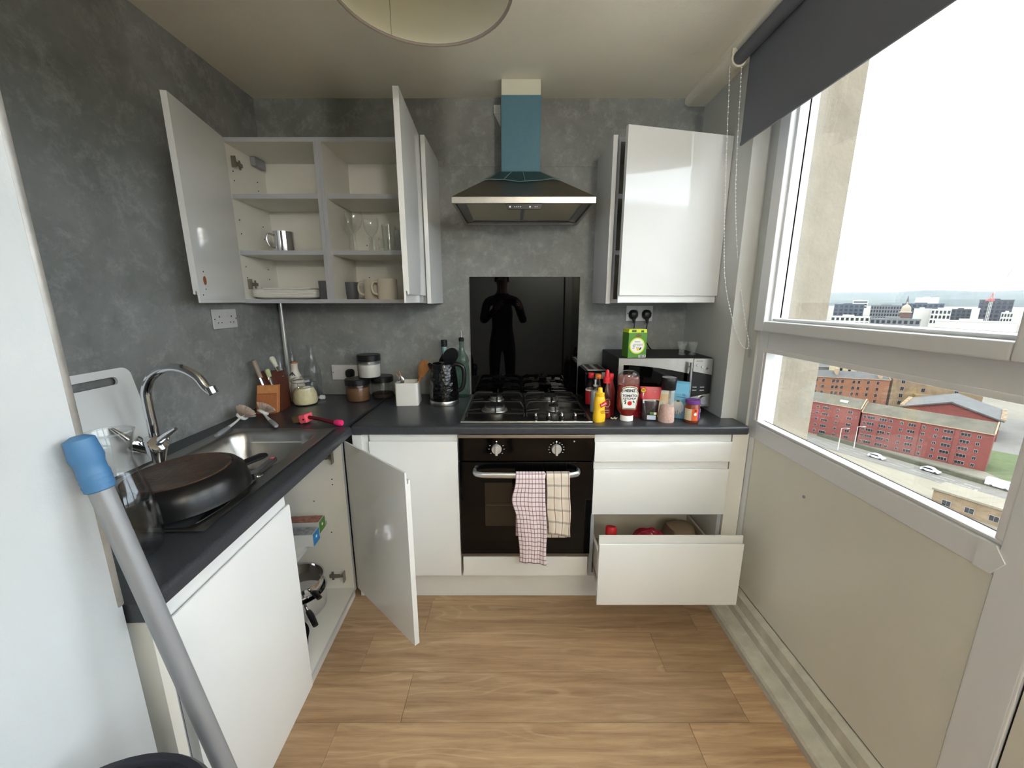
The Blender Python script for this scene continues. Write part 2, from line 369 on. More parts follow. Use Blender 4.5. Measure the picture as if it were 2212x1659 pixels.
# partition on the left, in front of the sink run, with its corner bead
wp = SR('wall_partition')
MB().box(-1.42, -.691, .28, .594, 0, CH).build('plaster', 'paint_white', wp)
MB().box(-.71, -.6895, .586, .599, ZW + .002, CH, .004).build('corner_bead', mat('bead_grey', (170, 166, 160), .35, .4, var=(5, .35)), wp)
# living room behind the camera
RW0, RW1 = -2.6, -1.3  # rear window opening, added to bring fill daylight into the kitchen
ST(MB().box(RW1, 1.3, YR - .12, YR, 0, CH).box(-4.3, RW0, YR - .12, YR, 0, CH).box(RW0, RW1, YR - .12, YR, 0, .45).box(RW0, RW1, YR - .12, YR, 2.34, CH).build('wall_rear', 'paint_white'))
ST(MB().box(-4.3, -4.18, YR, .2, 0, CH).build('wall_living_room', 'paint_white'))
ST(MB().box(-4.3, -1.42, .2, .35, 0, CH).build('wall_hall', 'paint_white'))
wr = SR('window_4', (-1.77, YR, .45))
for (x0, x1, z0, z1) in ((RW0, RW1, .45, .51), (RW0, RW1, 2.28, 2.34), (RW0, RW0 + .06, .51, 2.28), (RW1 - .06, RW1, .51, 2.28), (-1.98, -1.92, .51, 2.28)): MB().box(x0, x1, YR - .09, YR - .02, z0, z1, .003).build('frame_bar', 'upvc', wr, w=True)
for (x0, x1) in ((RW0 + .06, -1.98), (-1.92, RW1 - .06)): MB().box(x0, x1, YR - .06, YR - .05, .51, 2.28).build('pane', 'window_glass', wr, w=True, smooth=0)
# wall return right of the worktop, stepping out to the window
XR = .968; XW = 1.05
ST(MB().box(XR, 1.12, 1.735, YB + .1, 0, CH).build('wall_right_return', 'reveal_paint'))
ST(MB().box(1.04, 1.12, 1.66, 1.74, 0, CH).build('wall_right_reveal', 'reveal_paint'))
ST(MB().prism([(.868, CH), (.868, 2.405), (.885, 2.395), (1.14, 2.395), (1.14, CH)], YR, YB, 'y').build('trim_1', 'ceiling_paint'), 'plastered ledge along the ceiling above the window')

# ------------------------------------------------------------------ window wall
def window(name, dy):
    """upvc window unit: fixed lower light, opening upper light, panel underneath"""
    r = SR(name, (XW, .72 + dy, 0)); P = dict(parent=r)
    def b(nm, m, x0, x1, y0, y1, z0, z1, bv=.004): return MB().box(x0, x1, y0 + dy, y1 + dy, z0, z1, bv).build(nm, m, r, w=True)
    b('stile', 'upvc', XW, XW + .07, 1.60, 1.672, .146, 2.40); b('mullion', 'upvc', XW - .004, XW + .07, .660, .745, .0, 2.40)
    b('bottom_rail', 'upvc', XW - .004, XW + .07, .7452, 1.60, .857, .924); b('transom', 'upvc', XW, XW + .07, .7452, 1.60, 1.243, 1.335)
    b('head_rail', 'upvc', XW, XW + .07, .7452, 1.60, 2.34, 2.40)
    # mitred weld cover under the bottom rail
    MB().prism([(.728 + dy, .895), (.748 + dy, .858), (.78 + dy, .858), (.78 + dy, .924), (.75 + dy, .924)], XW - .0065, XW, 'x').build('sill_mitre', 'upvc', r, w=True)
    # glazing beads of the fixed light
    def beads(y0, y1, z0, z1, bw, x):
        MB().prism([(x, 0), (x + .012, -bw), (x + .03, -bw), (x + .03, bw * .2), (x + .006, bw * .2)], y0 + dy, y1 + dy, 'y', Matrix.Translation((0, 0, z0 + bw))).build('bead', 'upvc_bead', r, w=True)
        MB().box(x, x + .03, y0 + dy, y1 + dy, z1 - bw, z1, .003).build('bead', 'upvc_bead', r, w=True)
        MB().box(x, x + .03, y0 + dy, y0 + bw + dy, z0 + bw + .001, z1 - bw - .0005, .003).build('bead', 'upvc_bead', r, w=True)
        MB().box(x, x + .03, y1 - bw + dy, y1 + dy, z0 + bw + .001, z1 - bw - .0005, .003).build('bead', 'upvc_bead', r, w=True)
        MB().box(x + .0285, x + .034, y0 + dy, y0 + bw + .004 + dy, z0, z1).box(x + .0285, x + .034, y1 - bw - .004 + dy, y1 + dy, z0, z1).box(x + .0285, x + .034, y0 + dy, y1 + dy, z0, z0 + bw + .004).box(x + .0285, x + .034, y0 + dy, y1 + dy, z1 - bw - .004, z1).build('gasket', 'black_gap', r, w=True)
    beads(.742, 1.632, .918, 1.25, .018, XW - .002)
    MB().box(XW + .034, XW + .044, .745 + dy, 1.62 + dy, .92, 1.245).build('pane', 'window_glass', r, smooth=0, w=True)
    # opening sash
    x = XW - .022
    b('sash_rail', 'upvc', x, x + .06, .8002, 1.6118, 1.318, 1.36, .006); b('sash_rail', 'upvc', x, x + .06, .8002, 1.6118, 2.33, 2.385, .006)
    b('sash_stile', 'upvc', x, x + .06, .738, .80, 1.318, 2.385, .006); b('sash_stile', 'upvc', x, x + .06, 1.612, 1.672, 1.318, 2.385, .006)
    beads(.797, 1.622, 1.352, 2.34, .018, XW + .006)
    MB().box(XW + .042, XW + .052, .80 + dy, 1.615 + dy, 1.355, 2.335).build('pane', 'window_glass', r, smooth=0, w=True)
    # panel under the window, with a shadow gap round it
    MB().box(XW + .002, XW + .06, .75 + dy, 1.60 + dy, .1, .86).build('panel_backing', 'black_gap', r, w=True)
    MB().box(XW - .001, XW + .02,   .7455 + dy, 1.596 + dy, .151, .857, .001).build('panel', 'panel_cream', r, w=True)
    b('panel_cover_strip', 'upvc', XW - .003, XW + .05, 1.602, 1.672, .0, .86)
    hd = MB().box(x - .03, x, .752 + dy, .78 + dy, 1.74, 1.80, .004).build('handle', 'upvc', r, w=True)
    MB().tube([(x - .028, .766 + dy, 1.77), (x - .045, .764 + dy, 1.76), (x - .048, .762 + dy, 1.72), (x - .048, .758 + dy, 1.66)], [.010, .011, .010, .008]).build('lever', 'black_plastic', hd, w=True)
    return r
for k in range(3): window('window_%d' % (k + 1), -.945 * k)  # the third unit, out of view, is added for more daylight
ST(MB().box(XW, 1.16, YR, .66 - .945 * 2, 0, CH).build('wall_right_rear', 'reveal_paint'))
ST(MB().box(XW, 1.12, YR, 1.7, 2.40, CH + .05).build('wall_right_head', 'reveal_paint'))
ST(MB().box(XW + .06, 1.12, YR, 1.7, -.1, .86).build('wall_right_apron', 'reveal_paint'))
bbx = [(.945, 0), (.945, .028), (.952, .04), (.998, .046), (1.004, .052), (1.006, .084), (1.022, .090), (1.027, .132), (1.047, .146), (1.07, .146), (1.07, 0)]
ST(MB().prism(bbx, YR, 1.655, 'y').build('baseboard_right', 'ledge_paint', smooth=0), 'stepped painted ledge along the foot of the window wall')
# chipped hole in the panel
c = tag(MB().loft([(0, .006, .008, 2), (.0015, .004, .006, 2)], 12, M=Matrix.Translation((XW - .0008, 1.286, .752)) @ Matrix.Rotation(-pi / 2, 4, 'Y') @ Matrix.Rotation(R(30), 4, 'Z')).build('adhesive_pad', 'plastic_grey'), 'small grey stick-on scrap on the cream panel below the window', 'scrap')
# window catch on the left stile
tag(MB().box(XW - .006, XW - .0, 1.692, 1.699, 1.303, 1.319, .001).build('window_catch', 'black_plastic'), 'tiny dark catch fixed beside the window transom', 'catch')
# outside face of the tower block
ST(MB().box(1.13, 1.40, 1.755, 2.6, -12, 9, .004).build('wall_exterior_fin', mat('roughcast', (134, 125, 110), .95, var=(9, .12), bump=(60, .6))), 'beige roughcast fin of the tower block outside the window')
ST(MB().box(-5, 1.11, YR - .12, 8, CH + .125, 16).build('wall_tower_upper', 'roughcast'))
ST(MB().box(-5, 1.11, YR - .12, 8, -50, -.125).build('wall_tower_lower', 'roughcast'))
ST(MB().box(1.10, 1.20, YR, 1.70, .80, .855).build('trim_2', 'upvc'), 'outside window sill')

# roller blind with bead chain
YR_B = .62
bl = T('roller_blind', 'dark grey roller blind half lowered over the window', 'blind', (.89, 1.72, 2.39))
MB().cyl((.888, YR_B, 2.368), (.888, 1.752, 2.368), .024, n=24).build('roller', 'blind', bl, w=True)
MB().box(.9075, .9085, YR_B + .02, 1.715, 2.052, 2.37).build('fabric', 'blind', bl, w=True, smooth=0)
MB().box(.9045, .9115, YR_B + .02, 1.715, 2.042, 2.056, .002).build('bottom_bar', 'blind', bl, w=True)
MB().loft([(1.755, .03, .03, 2), (1.762, .03, .03, 2), (1.766, .02, .02, 2)], 20, M=Matrix(((1, 0, 0, .888), (0, 0, 1, 0), (0, 1, 0, 2.368), (0, 0, 0, 1)))).box(.86, .915, 1.758, 1.768, 2.368, 2.405, .002).build('bracket', 'wax', bl, w=True)
ch = []
A = [(.862, 1.772, 2.35), (.905, 1.79, 1.9), (.93, 1.77, 1.56), (.965, 1.735, 1.37), (.995, 1.71, 1.27), (1.015, 1.685, 1.238), (1.026, 1.69, 1.262), (1.012, 1.71, 1.35), (.97, 1.745, 1.6), (.935, 1.765, 1.9), (.905, 1.765, 2.34)]
def cr(P, n=14):
    P = [Vector(p) for p in P]; out = []
    for i in range(len(P) - 1):
        p0, p1, p2, p3 = P[max(i - 1, 0)], P[i], P[i + 1], P[min(i + 2, len(P) - 1)]
        for k in range(n):
            t = k / n; out.append(.5 * ((2 * p1) + (p2 - p0) * t + (2 * p0 - 5 * p1 + 4 * p2 - p3) * t * t + (3 * p1 - p0 - 3 * p2 + p3) * t ** 3))
    return out + [P[-1]]
path = cr(A, 24)
MB().tube(path, .0008, 5).build('chain_cord', 'plastic_white', bl, w=True)
q = MB(); acc = 0; sp = [(0.0028 * cos(R(a)), .0028 * sin(R(a))) for a in (-90, -40, 0, 40, 90)]
for a, b in zip(path, path[1:]):
    acc += (b - a).length
    if acc > .0125: acc = 0; q.lathe([(abs(r_), z_) for r_, z_ in sp], 6, M=Matrix.Translation(b))
o = q.build('chain_beads', 'plastic_white', bl, w=True); o['kind'] = 'stuff'
MB().box(1.028, 1.0405, 1.678, 1.692, 1.20, 1.235, .002).build('chain_clip', 'clear_plastic', bl, w=True)

# portals for the daylight
for y0, y1 in [(.8 - .945 * k, 1.62 - .945 * k) for k in range(3)]:
    a = D.lights.new('daylight_portal', 'AREA'); a.shape = 'RECTANGLE'; a.size = 1.45; a.size_y = y1 - y0; a.cycles.is_portal = True
    ao = D.objects.new('daylight_portal', a); C.objects.link(ao); ao.location = (1.125, (y0 + y1) / 2, 1.63); ao.rotation_euler = (0, pi / 2, 0)

a = D.lights.new('daylight_portal', 'AREA'); a.shape = 'RECTANGLE'; a.size = RW1 - RW0; a.size_y = 1.9; a.cycles.is_portal = True
ao = D.objects.new('daylight_portal', a); C.objects.link(ao); ao.location = ((RW0 + RW1) / 2, YR - .14, 1.395); ao.rotation_euler = (-pi / 2, 0, pi)
# ------------------------------------------------------------------ cabinet pieces
def jdoor(w, h, lip='top', t=.02, x0=0):
    """slab door with a finger-pull lip; outer face y=0, hinge side at x=0"""
    pr = [(0, 0), (0, h - .034), (.002, h - .031), (.006, h - .031), (.0075, h - .042), (.010, h - .045), (.0125, h - .042), (.0135, h), (t, h), (t, 0)]
    if lip == 'bottom': pr = [(y, h - z) for y, z in pr]
    if lip is None: pr = [(0, 0), (0, h), (t, h), (t, 0)]
    return MB().prism(pr, x0, x0 + w, 'x')
def carcass(r, x0, x1, y0, y1, z0, z1, shelves=(), t=.018, top=True, back=True, w=True, rec=.012, sides=(True, True)):
    def brd(nm, a, b, c, d, e, f, edge=True):
        q = MB().box(a, b, c, d, e, f); q.m[2] = 1                      # face towards -y is the edging strip, greyed for the low light there
        return q.build(nm, ['board_white', 'board_edge_shaded'], r, smooth=0, w=w)
    if sides[0]: brd('side_panel', x0, x0 + t, y0, y1, z0, z1)
    if sides[1]: brd('side_panel', x1 - t, x1, y0, y1, z0, z1)
    brd('bottom_panel', x0 + t, x1 - t, y0, y1, z0, z0 + t)
    if top: brd('top_panel', x0 + t, x1 - t, y0, y1, z1 - t, z1)
    if back: MB().box(x0 + t, x1 - t, y1 - .012, y1 - .004, z0 + t, z1 - t).build('back_panel', 'board_white', r, smooth=0, w=w)
    for z in shelves: brd('shelf', x0 + t + .0005, x1 - t - .0005, y0 + rec, y1 - .013, z - .02, z)
def hinge(parent, M, w=False):
    """cup hinge: plate on the side panel, arm, cup flange on the door"""
    h = MB().box(-.008, .008, -.055, -.01, 0, .009, .002, M=M).box(-.005, .005, -.012, .012, .002, .010, .002, M=M).box(-.02, .02, -.046, -.036, 0, .005, .001, M=M)
    h.box(-.024, .024, .010, .013, -.004, .022, .001, M=M)
    return h.build('hinge', 'hinge_metal', parent, w=w)
ZC0, ZC1 = 1.43, 2.145; YC0 = 1.905; YC1 = YB - .002
# left-hand wall cupboards
ca = T('wall_cabinet', 'open white wall cupboard in the corner, holding plates and a silver mug', 'cabinet', (-1.077, 2.06, ZC0), group='wall cupboards')
carcass(ca, -1.293, -.862, YC0, YC1, ZC0, ZC1, (1.672, 1.917))
d = jdoor(.405, ZC1 - ZC0 - .006, 'bottom').build('door', 'door_white', ca, loc=Vector((-1.288, 1.898, ZC0 + .003)) - ca.location, rot=(0, 0, R(-77)))
for z in (1.52, 2.06): hinge(ca, Matrix.Translation((-1.275, 1.955, z)) @ Matrix.Rotation(pi / 2, 4, 'Y') @ Matrix.Rotation(pi, 4, 'Z'), True)
MB().loft([(0, .011, .017), (.001, .010, .016)], 18, M=Matrix.Translation((.352, .0212, .085)) @ Matrix.Rotation(-pi / 2, 4, 'X')).build('hinge_cup_hole', mat('chipboard', (150, 92, 58), .9, var=(200, .3)), d)
for (x, z) in ((.352, .118), (.352, .052), (.378, .03)): MB().cyl((x, .0195, z), (x, .0206, z), .0028, n=8).build('screw_hole', 'black_matt', d)
MB().box(-1.274, -1.248, 2.08, 2.165, 2.085, 2.126, .004).build('hanging_bracket', 'plastic_grey', ca, w=True)
cb = T('wall_cabinet', 'open white wall cupboard beside the cooker hood, holding mugs and glasses', 'cabinet', (-.63, 2.06, ZC0), group='wall cupboards')
carcass(cb, -.861, -.402, YC0, YC1, ZC0, ZC1, (1.672, 1.917))
box1('end_panel', 'door_white', cb, -.4005, -.381, 1.884, YC1, ZC0 - .002, ZC1 + .002, .001, True)
d = jdoor(.40, ZC1 - ZC0 - .006, 'bottom', x0=-.40).build('door', 'door_white', cb, loc=Vector((-.4035, 1.878, ZC0 + .003)) - cb.location, rot=(0, 0, R(93.5)))
for z in (1.52, 2.06): hinge(cb, Matrix.Translation((-.419, 1.955, z)) @ Matrix.Rotation(-pi / 2, 4, 'Y') @ Matrix.Rotation(pi, 4, 'Z'), True)
for x in (-1.2738, ):
    q = MB()
    for z in (1.55, 1.60, 1.75, 1.81, 1.98, 2.02):
        for y in (1.945, 2.12): q.cyl((x - .002, y, z), (x + .0008, y, z), .0026, n=8)
    q.build('peg_holes', 'black_matt', ca, w=True)['kind'] = 'stuff'
q = MB()
for z in (1.565, 1.73): q.cyl((-.775, YC1 - .0125, z), (-.775, YC1 - .010, z), .003, n=8)
q.build('peg_holes', 'black_matt', cb, w=True)['kind'] = 'stuff'
# right-hand wall cupboard, door ajar
cc = T('wall_cabinet', 'white gloss wall cupboard with its door ajar above the microwave', 'cabinet', (.71, 2.06, ZC0), group='wall cupboards')
carcass(cc, .463, .965, YC0, YC1, ZC0, ZC1, (1.672, 1.917))
box1('end_panel', 'door_white', cc, .4425, .4625, 1.884, YC1, ZC0 - .002, ZC1 + .002, .001, True)
jdoor(.505, ZC1 - ZC0 - .006, 'bottom', x0=-.505).build('door', 'door_white', cc, loc=Vector((.966, 1.884, ZC0 + .003)) - cc.location, rot=(0, 0, R(13.3)))

# ------------------------------------------------------------------ base units, back run
YF = 1.620; ZB0 = .166; ZB1 = .868
def base_carcass(r, x0, x1, y0, y1, shelves=()): carcass(r, x0, x1, y0, y1, .15, .871, shelves, top=False)
bu = T('base_cabinet', 'closed white base cupboard between the corner and the oven', 'cabinet', (-.435, 1.9, 0), group='base units')
base_carcass(bu, -.632, -.238, 1.641, YC1 - .03)
jdoor(.389, ZB1 - ZB0, 'top').build('door', 'door_white', bu, loc=Vector((-.629, YF, ZB0)) - bu.location)
box1('corner_post', 'door_white', bu, -.706, -.636, 1.632, 1.652, .15, .871, .001, True)
box1('corner_post', 'door_white', bu, -.70, -.66, 1.622, 1.632, .15, .866, .001, True)
du = T('drawer_unit', 'white three drawer unit with the bottom drawer pulled out', 'drawers', (.665, 1.9, 0), group='base units')
base_carcass(du, .363, .969, 1.641, YC1 - .03)
for z in (.847, .478): MB().box(.382, .95, 1.66, 1.70, z, z + .016).build('cross_rail', 'board_white', du, w=True)
for i, (z0, z1, out) in enumerate(((.743, .866, 0), (.486, .737, 0), (.157, .480, .172))):
    dx = Vector((.365, YF - out, z0)) - du.location
    f = jdoor(.602, z1 - z0, 'top').build('drawer', 'door_white', du, loc=dx)
    hh = .085 if i == 0 else .15; zb = .02
    MB().box(.024, .576, .0201, .45, zb, zb + .012).box(.024, .036, .0201, .45, zb, zb + hh, .001).box(.566, .578, .0201, .45, zb, zb + hh, .001).box(.024, .578, .438, .45, zb, zb + hh, .001).build('drawer_box', mat('drawer_beech%d' % i, (214, 206, 190), .5), f)
    
    for xr in (.0185, .5785): MB().box(xr, xr + .005, .025, .45, zb + .005, zb + .03).build('runner', 'chrome_dull', f)
ST(box1('trim_3', 'board_white', None, .973, 1.044, 1.632, 1.655, 0, .871, .001), 'white filler strip between drawer unit and window wall')
tag(box1('plinth', 'door_white', None, -.752, .972, 1.684, 1.70, .002, .1495, .001), 'white plinth board under the oven and drawers', 'plinth')
# ------------------------------------------------------------------ oven
ov = T('oven', 'black built-in electric oven with steel trim under the hob', 'oven', (.064, 1.9, .27))
x0, x1 = -.234, .361
box1('housing', 'board_white', ov, x0 + .002, x1 - .002, 1.66, 2.17, .17, .268, 0, True)
box1('body', 'black_matt', ov, x0 + .004, x1 - .004, 1.642, 2.15, .273, .867, .002, True)
cp = box1('control_panel', 'black_gloss', ov, x0, x1, 1.619, 1.641, .747, .8535, .001, True)
box1('top_trim', 'steel', ov, x0 - .001, x1 + .001, 1.617, 1.641, .854, .868, .001, True)
dr = box1('door', 'black_gloss', ov, x0, x1, 1.616, 1.641, .286, .742, .002, True)
box1('door_window', mat('oven_pane', (40, 33, 26), .08), dr, -.122, .246, 1.6150, 1.617, .43, .645, 0, True)
MB().box(-.118, .242, 1.6140, 1.6152, .534, .5365).build('oven_rack', 'steel_dark', dr, w=True)
box1('bottom_trim', 'steel_dark', ov, x0, x1, 1.617, 1.641, .2735, .285, .001, True)
hp = []
for (x, y, z) in ((-.166, 1.616, .703), (-.166, 1.60, .703), (-.158, 1.583, .703), (-.138, 1.572, .703), (-.10, 1.567, .703), (.0635, 1.565, .703), (.227, 1.567, .703), (.265, 1.572, .703), (.285, 1.583, .703), (.293, 1.60, .703), (.293, 1.616, .703)): hp.append((x, y, z))
q = MB(); q.tube(cr(hp, 4), .0085, 12, flat=1.55); q.build('handle', mat('handle_silver', (206, 206, 206), .3, .85), dr, w=True)
for kx in (-.068, .1955):
    k = MB().lathe([(.0, .0), (.0225, 0), (.0225, .006), (.020, .012), (.0, .012)], 24, M=Matrix.Translation((kx, 1.619, .803)) @ Matrix.Rotation(pi / 2, 4, 'X')).build('knob', mat('knob_silver%d' % int(kx * 100 + 50), (200, 198, 194), .35, .5), cp, w=True)
    MB().box(kx - .0055, kx + .0055, 1.596, 1.608, .779, .826, .003).build('grip', k.data.materials[0], k, w=True)
    q = MB()
    for a in ((180, 150, 30, 0, 220, 320) if kx < 0 else tuple(range(-30, 211, 24))):
        M = Matrix.Translation((kx + .033 * cos(R(a)), 1.6188, .803 + .031 * sin(R(a))))
        q.box(-.0028, .0028, -.0006, 0, -.001, .001, M=M)
    q.box(-.003, .003, -.0006, 0, -.003, .003, M=Matrix.Translation((kx, 1.6188, .838))).cyl((kx, 1.6188, .829), (kx, 1.618, .829), .0012, n=8)
    q.build('scale_marks', 'plastic_white', cp, w=True)['kind'] = 'stuff'
box1('indicator', 'plastic_grey', cp, .2695, .2765, 1.6182, 1.6195, .835, .842, .0005, True)
op = tag(jdoor(.583, .098, None).build('oven_plinth_panel', 'door_white', loc=(-.2285, YF, .168)), 'narrow white panel below the oven door', 'panel')

# ------------------------------------------------------------------ left run (sink side); local x along the run, local y into the wall
LO = Vector((-.657, .600, 0)); LA = R(92.0)
def LT(name, label, cat, x, y, z=0, group=None):
    p = LO + Matrix.Rotation(LA, 3, 'Z') @ Vector((x, y, z)); return T(name, label, cat, p, LA, group)
lu = LT('base_cabinet', 'closed white base cupboard at the near end of the sink run', 'cabinet', 0, 0, group='base units')
def lb(nm, m, par, a, b, c, d, e, f, bv=.001): return MB().box(a, b, c, d, e, f, bv).build(nm, m, par)
q = MB().box(.012, .030, .055, .085, 0, .871).build('end_panel', 'door_white', lu)
lb('end_infill', 'board_white', lu, .012, .034, .012, .56, 0, .871); lb('side_panel', 'board_edge_shaded', lu, .036, .052, .024, .56, .15, .871)
lb('side_panel', 'board_white', lu, .462, .478, .024, .56, .15, .871); lb('bottom_panel', 'board_white', lu, .053, .461, .024, .56, .15, .168)
jdoor(.434, ZB1 - ZB0, 'top').build('door', 'door_white', lu, loc=(.048, .002, ZB0))
su = LT('base_cabinet', 'open white base cupboard under the sink with pans inside', 'cabinet', .479, 0, group='base units')
carcass(su, 0, .478, .024, .56, .15, .871, (), top=False, w=False)
q = MB().box(.0185, .4595, .115, .545, .492, .51); q.m[2] = 1; q.build('shelf', ['board_white', 'board_edge_shaded'], su)
hx = .478
dd = jdoor(.455, ZB1 - ZB0, 'top', x0=-.455).build('door', 'door_white', su, loc=(hx, -.002, ZB0), rot=(0, 0, R(45.5)))
for z in (.235, .80): hinge(su, Matrix.Translation((.459, .072, z)) @ Matrix.Rotation(-pi / 2, 4, 'Y') @ Matrix.Rotation(pi, 4, 'Z'))
q = MB()
for (y, z) in ((.075, .70), (.075, .675), (.16, .60), (.16, .53), (.10, .45)): q.cyl((.4605, y, z), (.4592, y, z), .0028, n=8)
q.build('peg_holes', 'black_matt', su)['kind'] = 'stuff'
o = LT('plinth', 'white plinth board under the sink cupboards', 'plinth', .05, .085); tag(o, 'white plinth board under the sink cupboards', 'plinth')
MB().box(0, 1.035, 0, .016, .002, .1495, .001).build('board', 'door_white', o)

# ------------------------------------------------------------------ worktops
def edge_profile(y0, z1=ZW, t=.038, back=.05):
    r = .011; return [(y0 + back, z1)] + [(y0 + r + r * cos(R(a)), z1 - r + r * sin(R(a))) for a in (90, 110, 130, 150, 165, 180)] + [(y0, z1 - t + .006), (y0 + .006, z1 - t), (y0 + back, z1 - t)]
wt = T('worktop', 'dark charcoal laminate worktop along the back wall', 'worktop', (.16, 1.9, .872), group='worktops')
q = MB().prism(edge_profile(1.606), -.6935, 1.022, 'x'); q.box(-.6935, 1.022, 1.656, 1.733, .872, ZW).box(-.6935, .966, 1.733, YB - .001, .872, ZW)
q.build('slab', 'worktop', wt, w=True)
MB().box(-.6947, -.6937, 1.615, YB - .001, .874, ZW + .0002).build('joint_strip', 'steel_dark', wt, w=True)
MB().box(-.23, .96, YB - .003, YB - .0002, ZW, ZW + .004).build('sealant', 'plastic_grey', wt, w=True)
wt2 = T('worktop', 'dark charcoal laminate worktop holding the sink on the left', 'worktop', LO, LA, 'worktops')
Mi = (Matrix.Translation(LO) @ Matrix.Rotation(LA, 4, 'Z')).inverted()
def L2(x, y): v = Mi @ Vector((x, y, 0)); return (v.x, v.y)
q = MB(); HX0, HX1, HY0, HY1 = .55, .965, .095, .475        # hole for the sink bowl
q.prism(edge_profile(0), 0, 1.003, 'x')
a = L2(XL + .001, .60); b = L2(XL + .001, YB - .001); c_ = L2(-.6955, YB - .001)
def wy(x): return a[1] + (b[1] - a[1]) * (x - a[0]) / (b[0] - a[0])
q.prism([(.015, .05), (HX0, .05), (HX0, wy(HX0)), (.015, wy(.015))], .872, ZW); q.prism([(HX0, .05), (HX1, .05), (HX1, HY0), (HX0, HY0)], .872, ZW)
q.prism([(HX0, HY1), (HX1, HY1), (HX1, wy(HX1)), (HX0, wy(HX0))], .872, ZW); q.prism([(HX1, .05), (1.003, .05), (1.003, wy(1.003)), (HX1, wy(HX1))], .872, ZW)
q.prism([(1.003, .04), c_, (b[0], b[1]), (1.003, wy(1.003))], .872, ZW)
q.build('slab', 'worktop', wt2)
# ------------------------------------------------------------------ sink and tap
sk = T('sink', 'stainless steel inset sink with bowl and drainer', 'sink', LO + Matrix.Rotation(LA, 3, 'Z') @ Vector((.6, .29, ZW)), LA)
X0, X1, Y0, Y1 = .222, .985, .055, .515
def rr(x, y, cx, cy, hx, hy, r):
    dx = abs(x - cx) - (hx - r); dy = abs(y - cy) - (hy - r)
    return min(max(dx, dy), 0) + sqrt(max(dx, 0) ** 2 + max(dy, 0) ** 2) - r
def ss(a, b, v): v = min(1, max(0, (v - a) / (b - a))); return v * v * (3 - 2 * v)
def sink_h(x, y):
    z = .0045 - .0025 * ss(.0, .014, -rr(x, y, (X0 + X1) / 2, (Y0 + Y1) / 2, (X1 - X0) / 2, (Y1 - Y0) / 2, .02))
    db = rr(x, y, .760, .285, .190, .170, .075)
    z -= .145 * ss(.012, -.05, db)
    if db < -.04: z -= .01 * ss(.16, 0, sqrt((x - .76) ** 2 + (y - .285) ** 2))
    dd_ = rr(x, y, .39, .285, .145, .185, .03); k = ss(.004, -.012, dd_)
    z -= k * (.006 + .0022 * (1 - cos((y - .285) * 2 * pi / .05)) * ss(0, -.03, dd_))
    return z
NU, NV = 210, 120
MB().grid(lambda u, v: (X0 + (X1 - X0) * u - .6, Y0 + (Y1 - Y0) * v - .29, sink_h(X0 + (X1 - X0) * u, Y0 + (Y1 - Y0) * v)), NU, NV).build('basin', 'steel', sk, smooth=60)
MB().lathe([(.0, .004), (.018, .004), (.034, .002), (.042, .0005)], 24, c=(.16, -.005), z=-.1505).build('waste_plug', 'chrome', sk)
MB().lathe([(.0, .0015), (.006, .001), (.011, .003), (.013, .0)], 20, c=(.523 - .6, .107 - .29), z=.003).build('overflow_ring', 'chrome', sk)
tp = T('mixer_tap', 'chrome swan-neck mixer tap behind the sink', 'tap', (-1.158, 1.20, ZW + .003))
MB().lathe([(.0, 0), (.026, 0), (.026, .004), (.017, .006), (.017, .012), (.036, .085), (.036, .092), (.026, .098), (.0, .098)], 28).build('body', 'chrome', tp)
MB().tube(cr([(0, 0, .09), (0, 0, .15), (0, 0, .21)] + [(.1 - .1 * cos(R(t)), 0, .225 + .1 * sin(R(t))) for t in (15, 45, 75, 105, 135, 158)] + [(.212, 0, .245)], 5), .0135, 16).build('spout', 'chrome', tp)
MB().cyl((.206, 0, .262), (.2135, 0, .242), .0145, n=16).build('aerator', 'chrome_dull', tp)
for s_, nm in ((-1, 'a'), (1, 'b')):
    hd = MB().lathe([(.0, 0), (.012, 0), (.026, .042), (.026, .05), (.0, .052)], 22, M=Matrix.Translation((.012 * s_, -.012, .055)) @ Matrix.Rotation(R(42 * s_), 4, 'Y') @ Matrix.Rotation(R(25), 4, 'X')).build('handle', 'chrome', tp)
    e = Vector((.05 * s_, -.035, .10))
    MB().tube([e, e + Vector((.022 * s_ + .01, -.008, .02)), e + Vector((.05 * s_ + .02, -.016, .042))], [.010, .008, .005], 12).build('lever', 'chrome', hd)

# chopping board leaning on the wall
bo = T('chopping_board', 'white plastic chopping board leaning behind the tap', 'board', (-1.222, 1.14, ZW + .001), rot=(0, R(-10.5), 0))
def rrect(x0, x1, z0, z1, r, n=6):
    out = []
    for cx, cz, a in ((x1 - r, z0 + r, -90), (x1 - r, z1 - r, 0), (x0 + r, z1 - r, 90), (x0 + r, z0 + r, 180)): out += arc(cx, cz, r, a, a + 90, n)
    return out
def holed(q, outer, inner, a, b, axis):
    """plate with one hole, both outlines with the same number of points"""
    n = len(outer); f = {'x': lambda p, t: (t, p[0], p[1]), 'y': lambda p, t: (p[0], t, p[1]), 'z': lambda p, t: (p[0], p[1], t)}[axis]
    vs = [f(p, t) for t in (a, b) for p in outer] + [f(p, t) for t in (a, b) for p in inner]
    fs = []
    for k in range(n):
        j = (k + 1) % n
        fs += [(k, j, n + j, n + k), (2 * n + k, 2 * n + j, 3 * n + j, 3 * n + k), (k, j, 2 * n + j, 2 * n + k), (n + k, n + j, 3 * n + j, 3 * n + k)]
    return q.add(vs, fs)
holed(MB(), rrect(-.16, .145, 0, .322, .028), rrect(-.075, .095, .272, .297, .0115), -.009, 0, 'x').build('slab', 'plastic_white', bo)

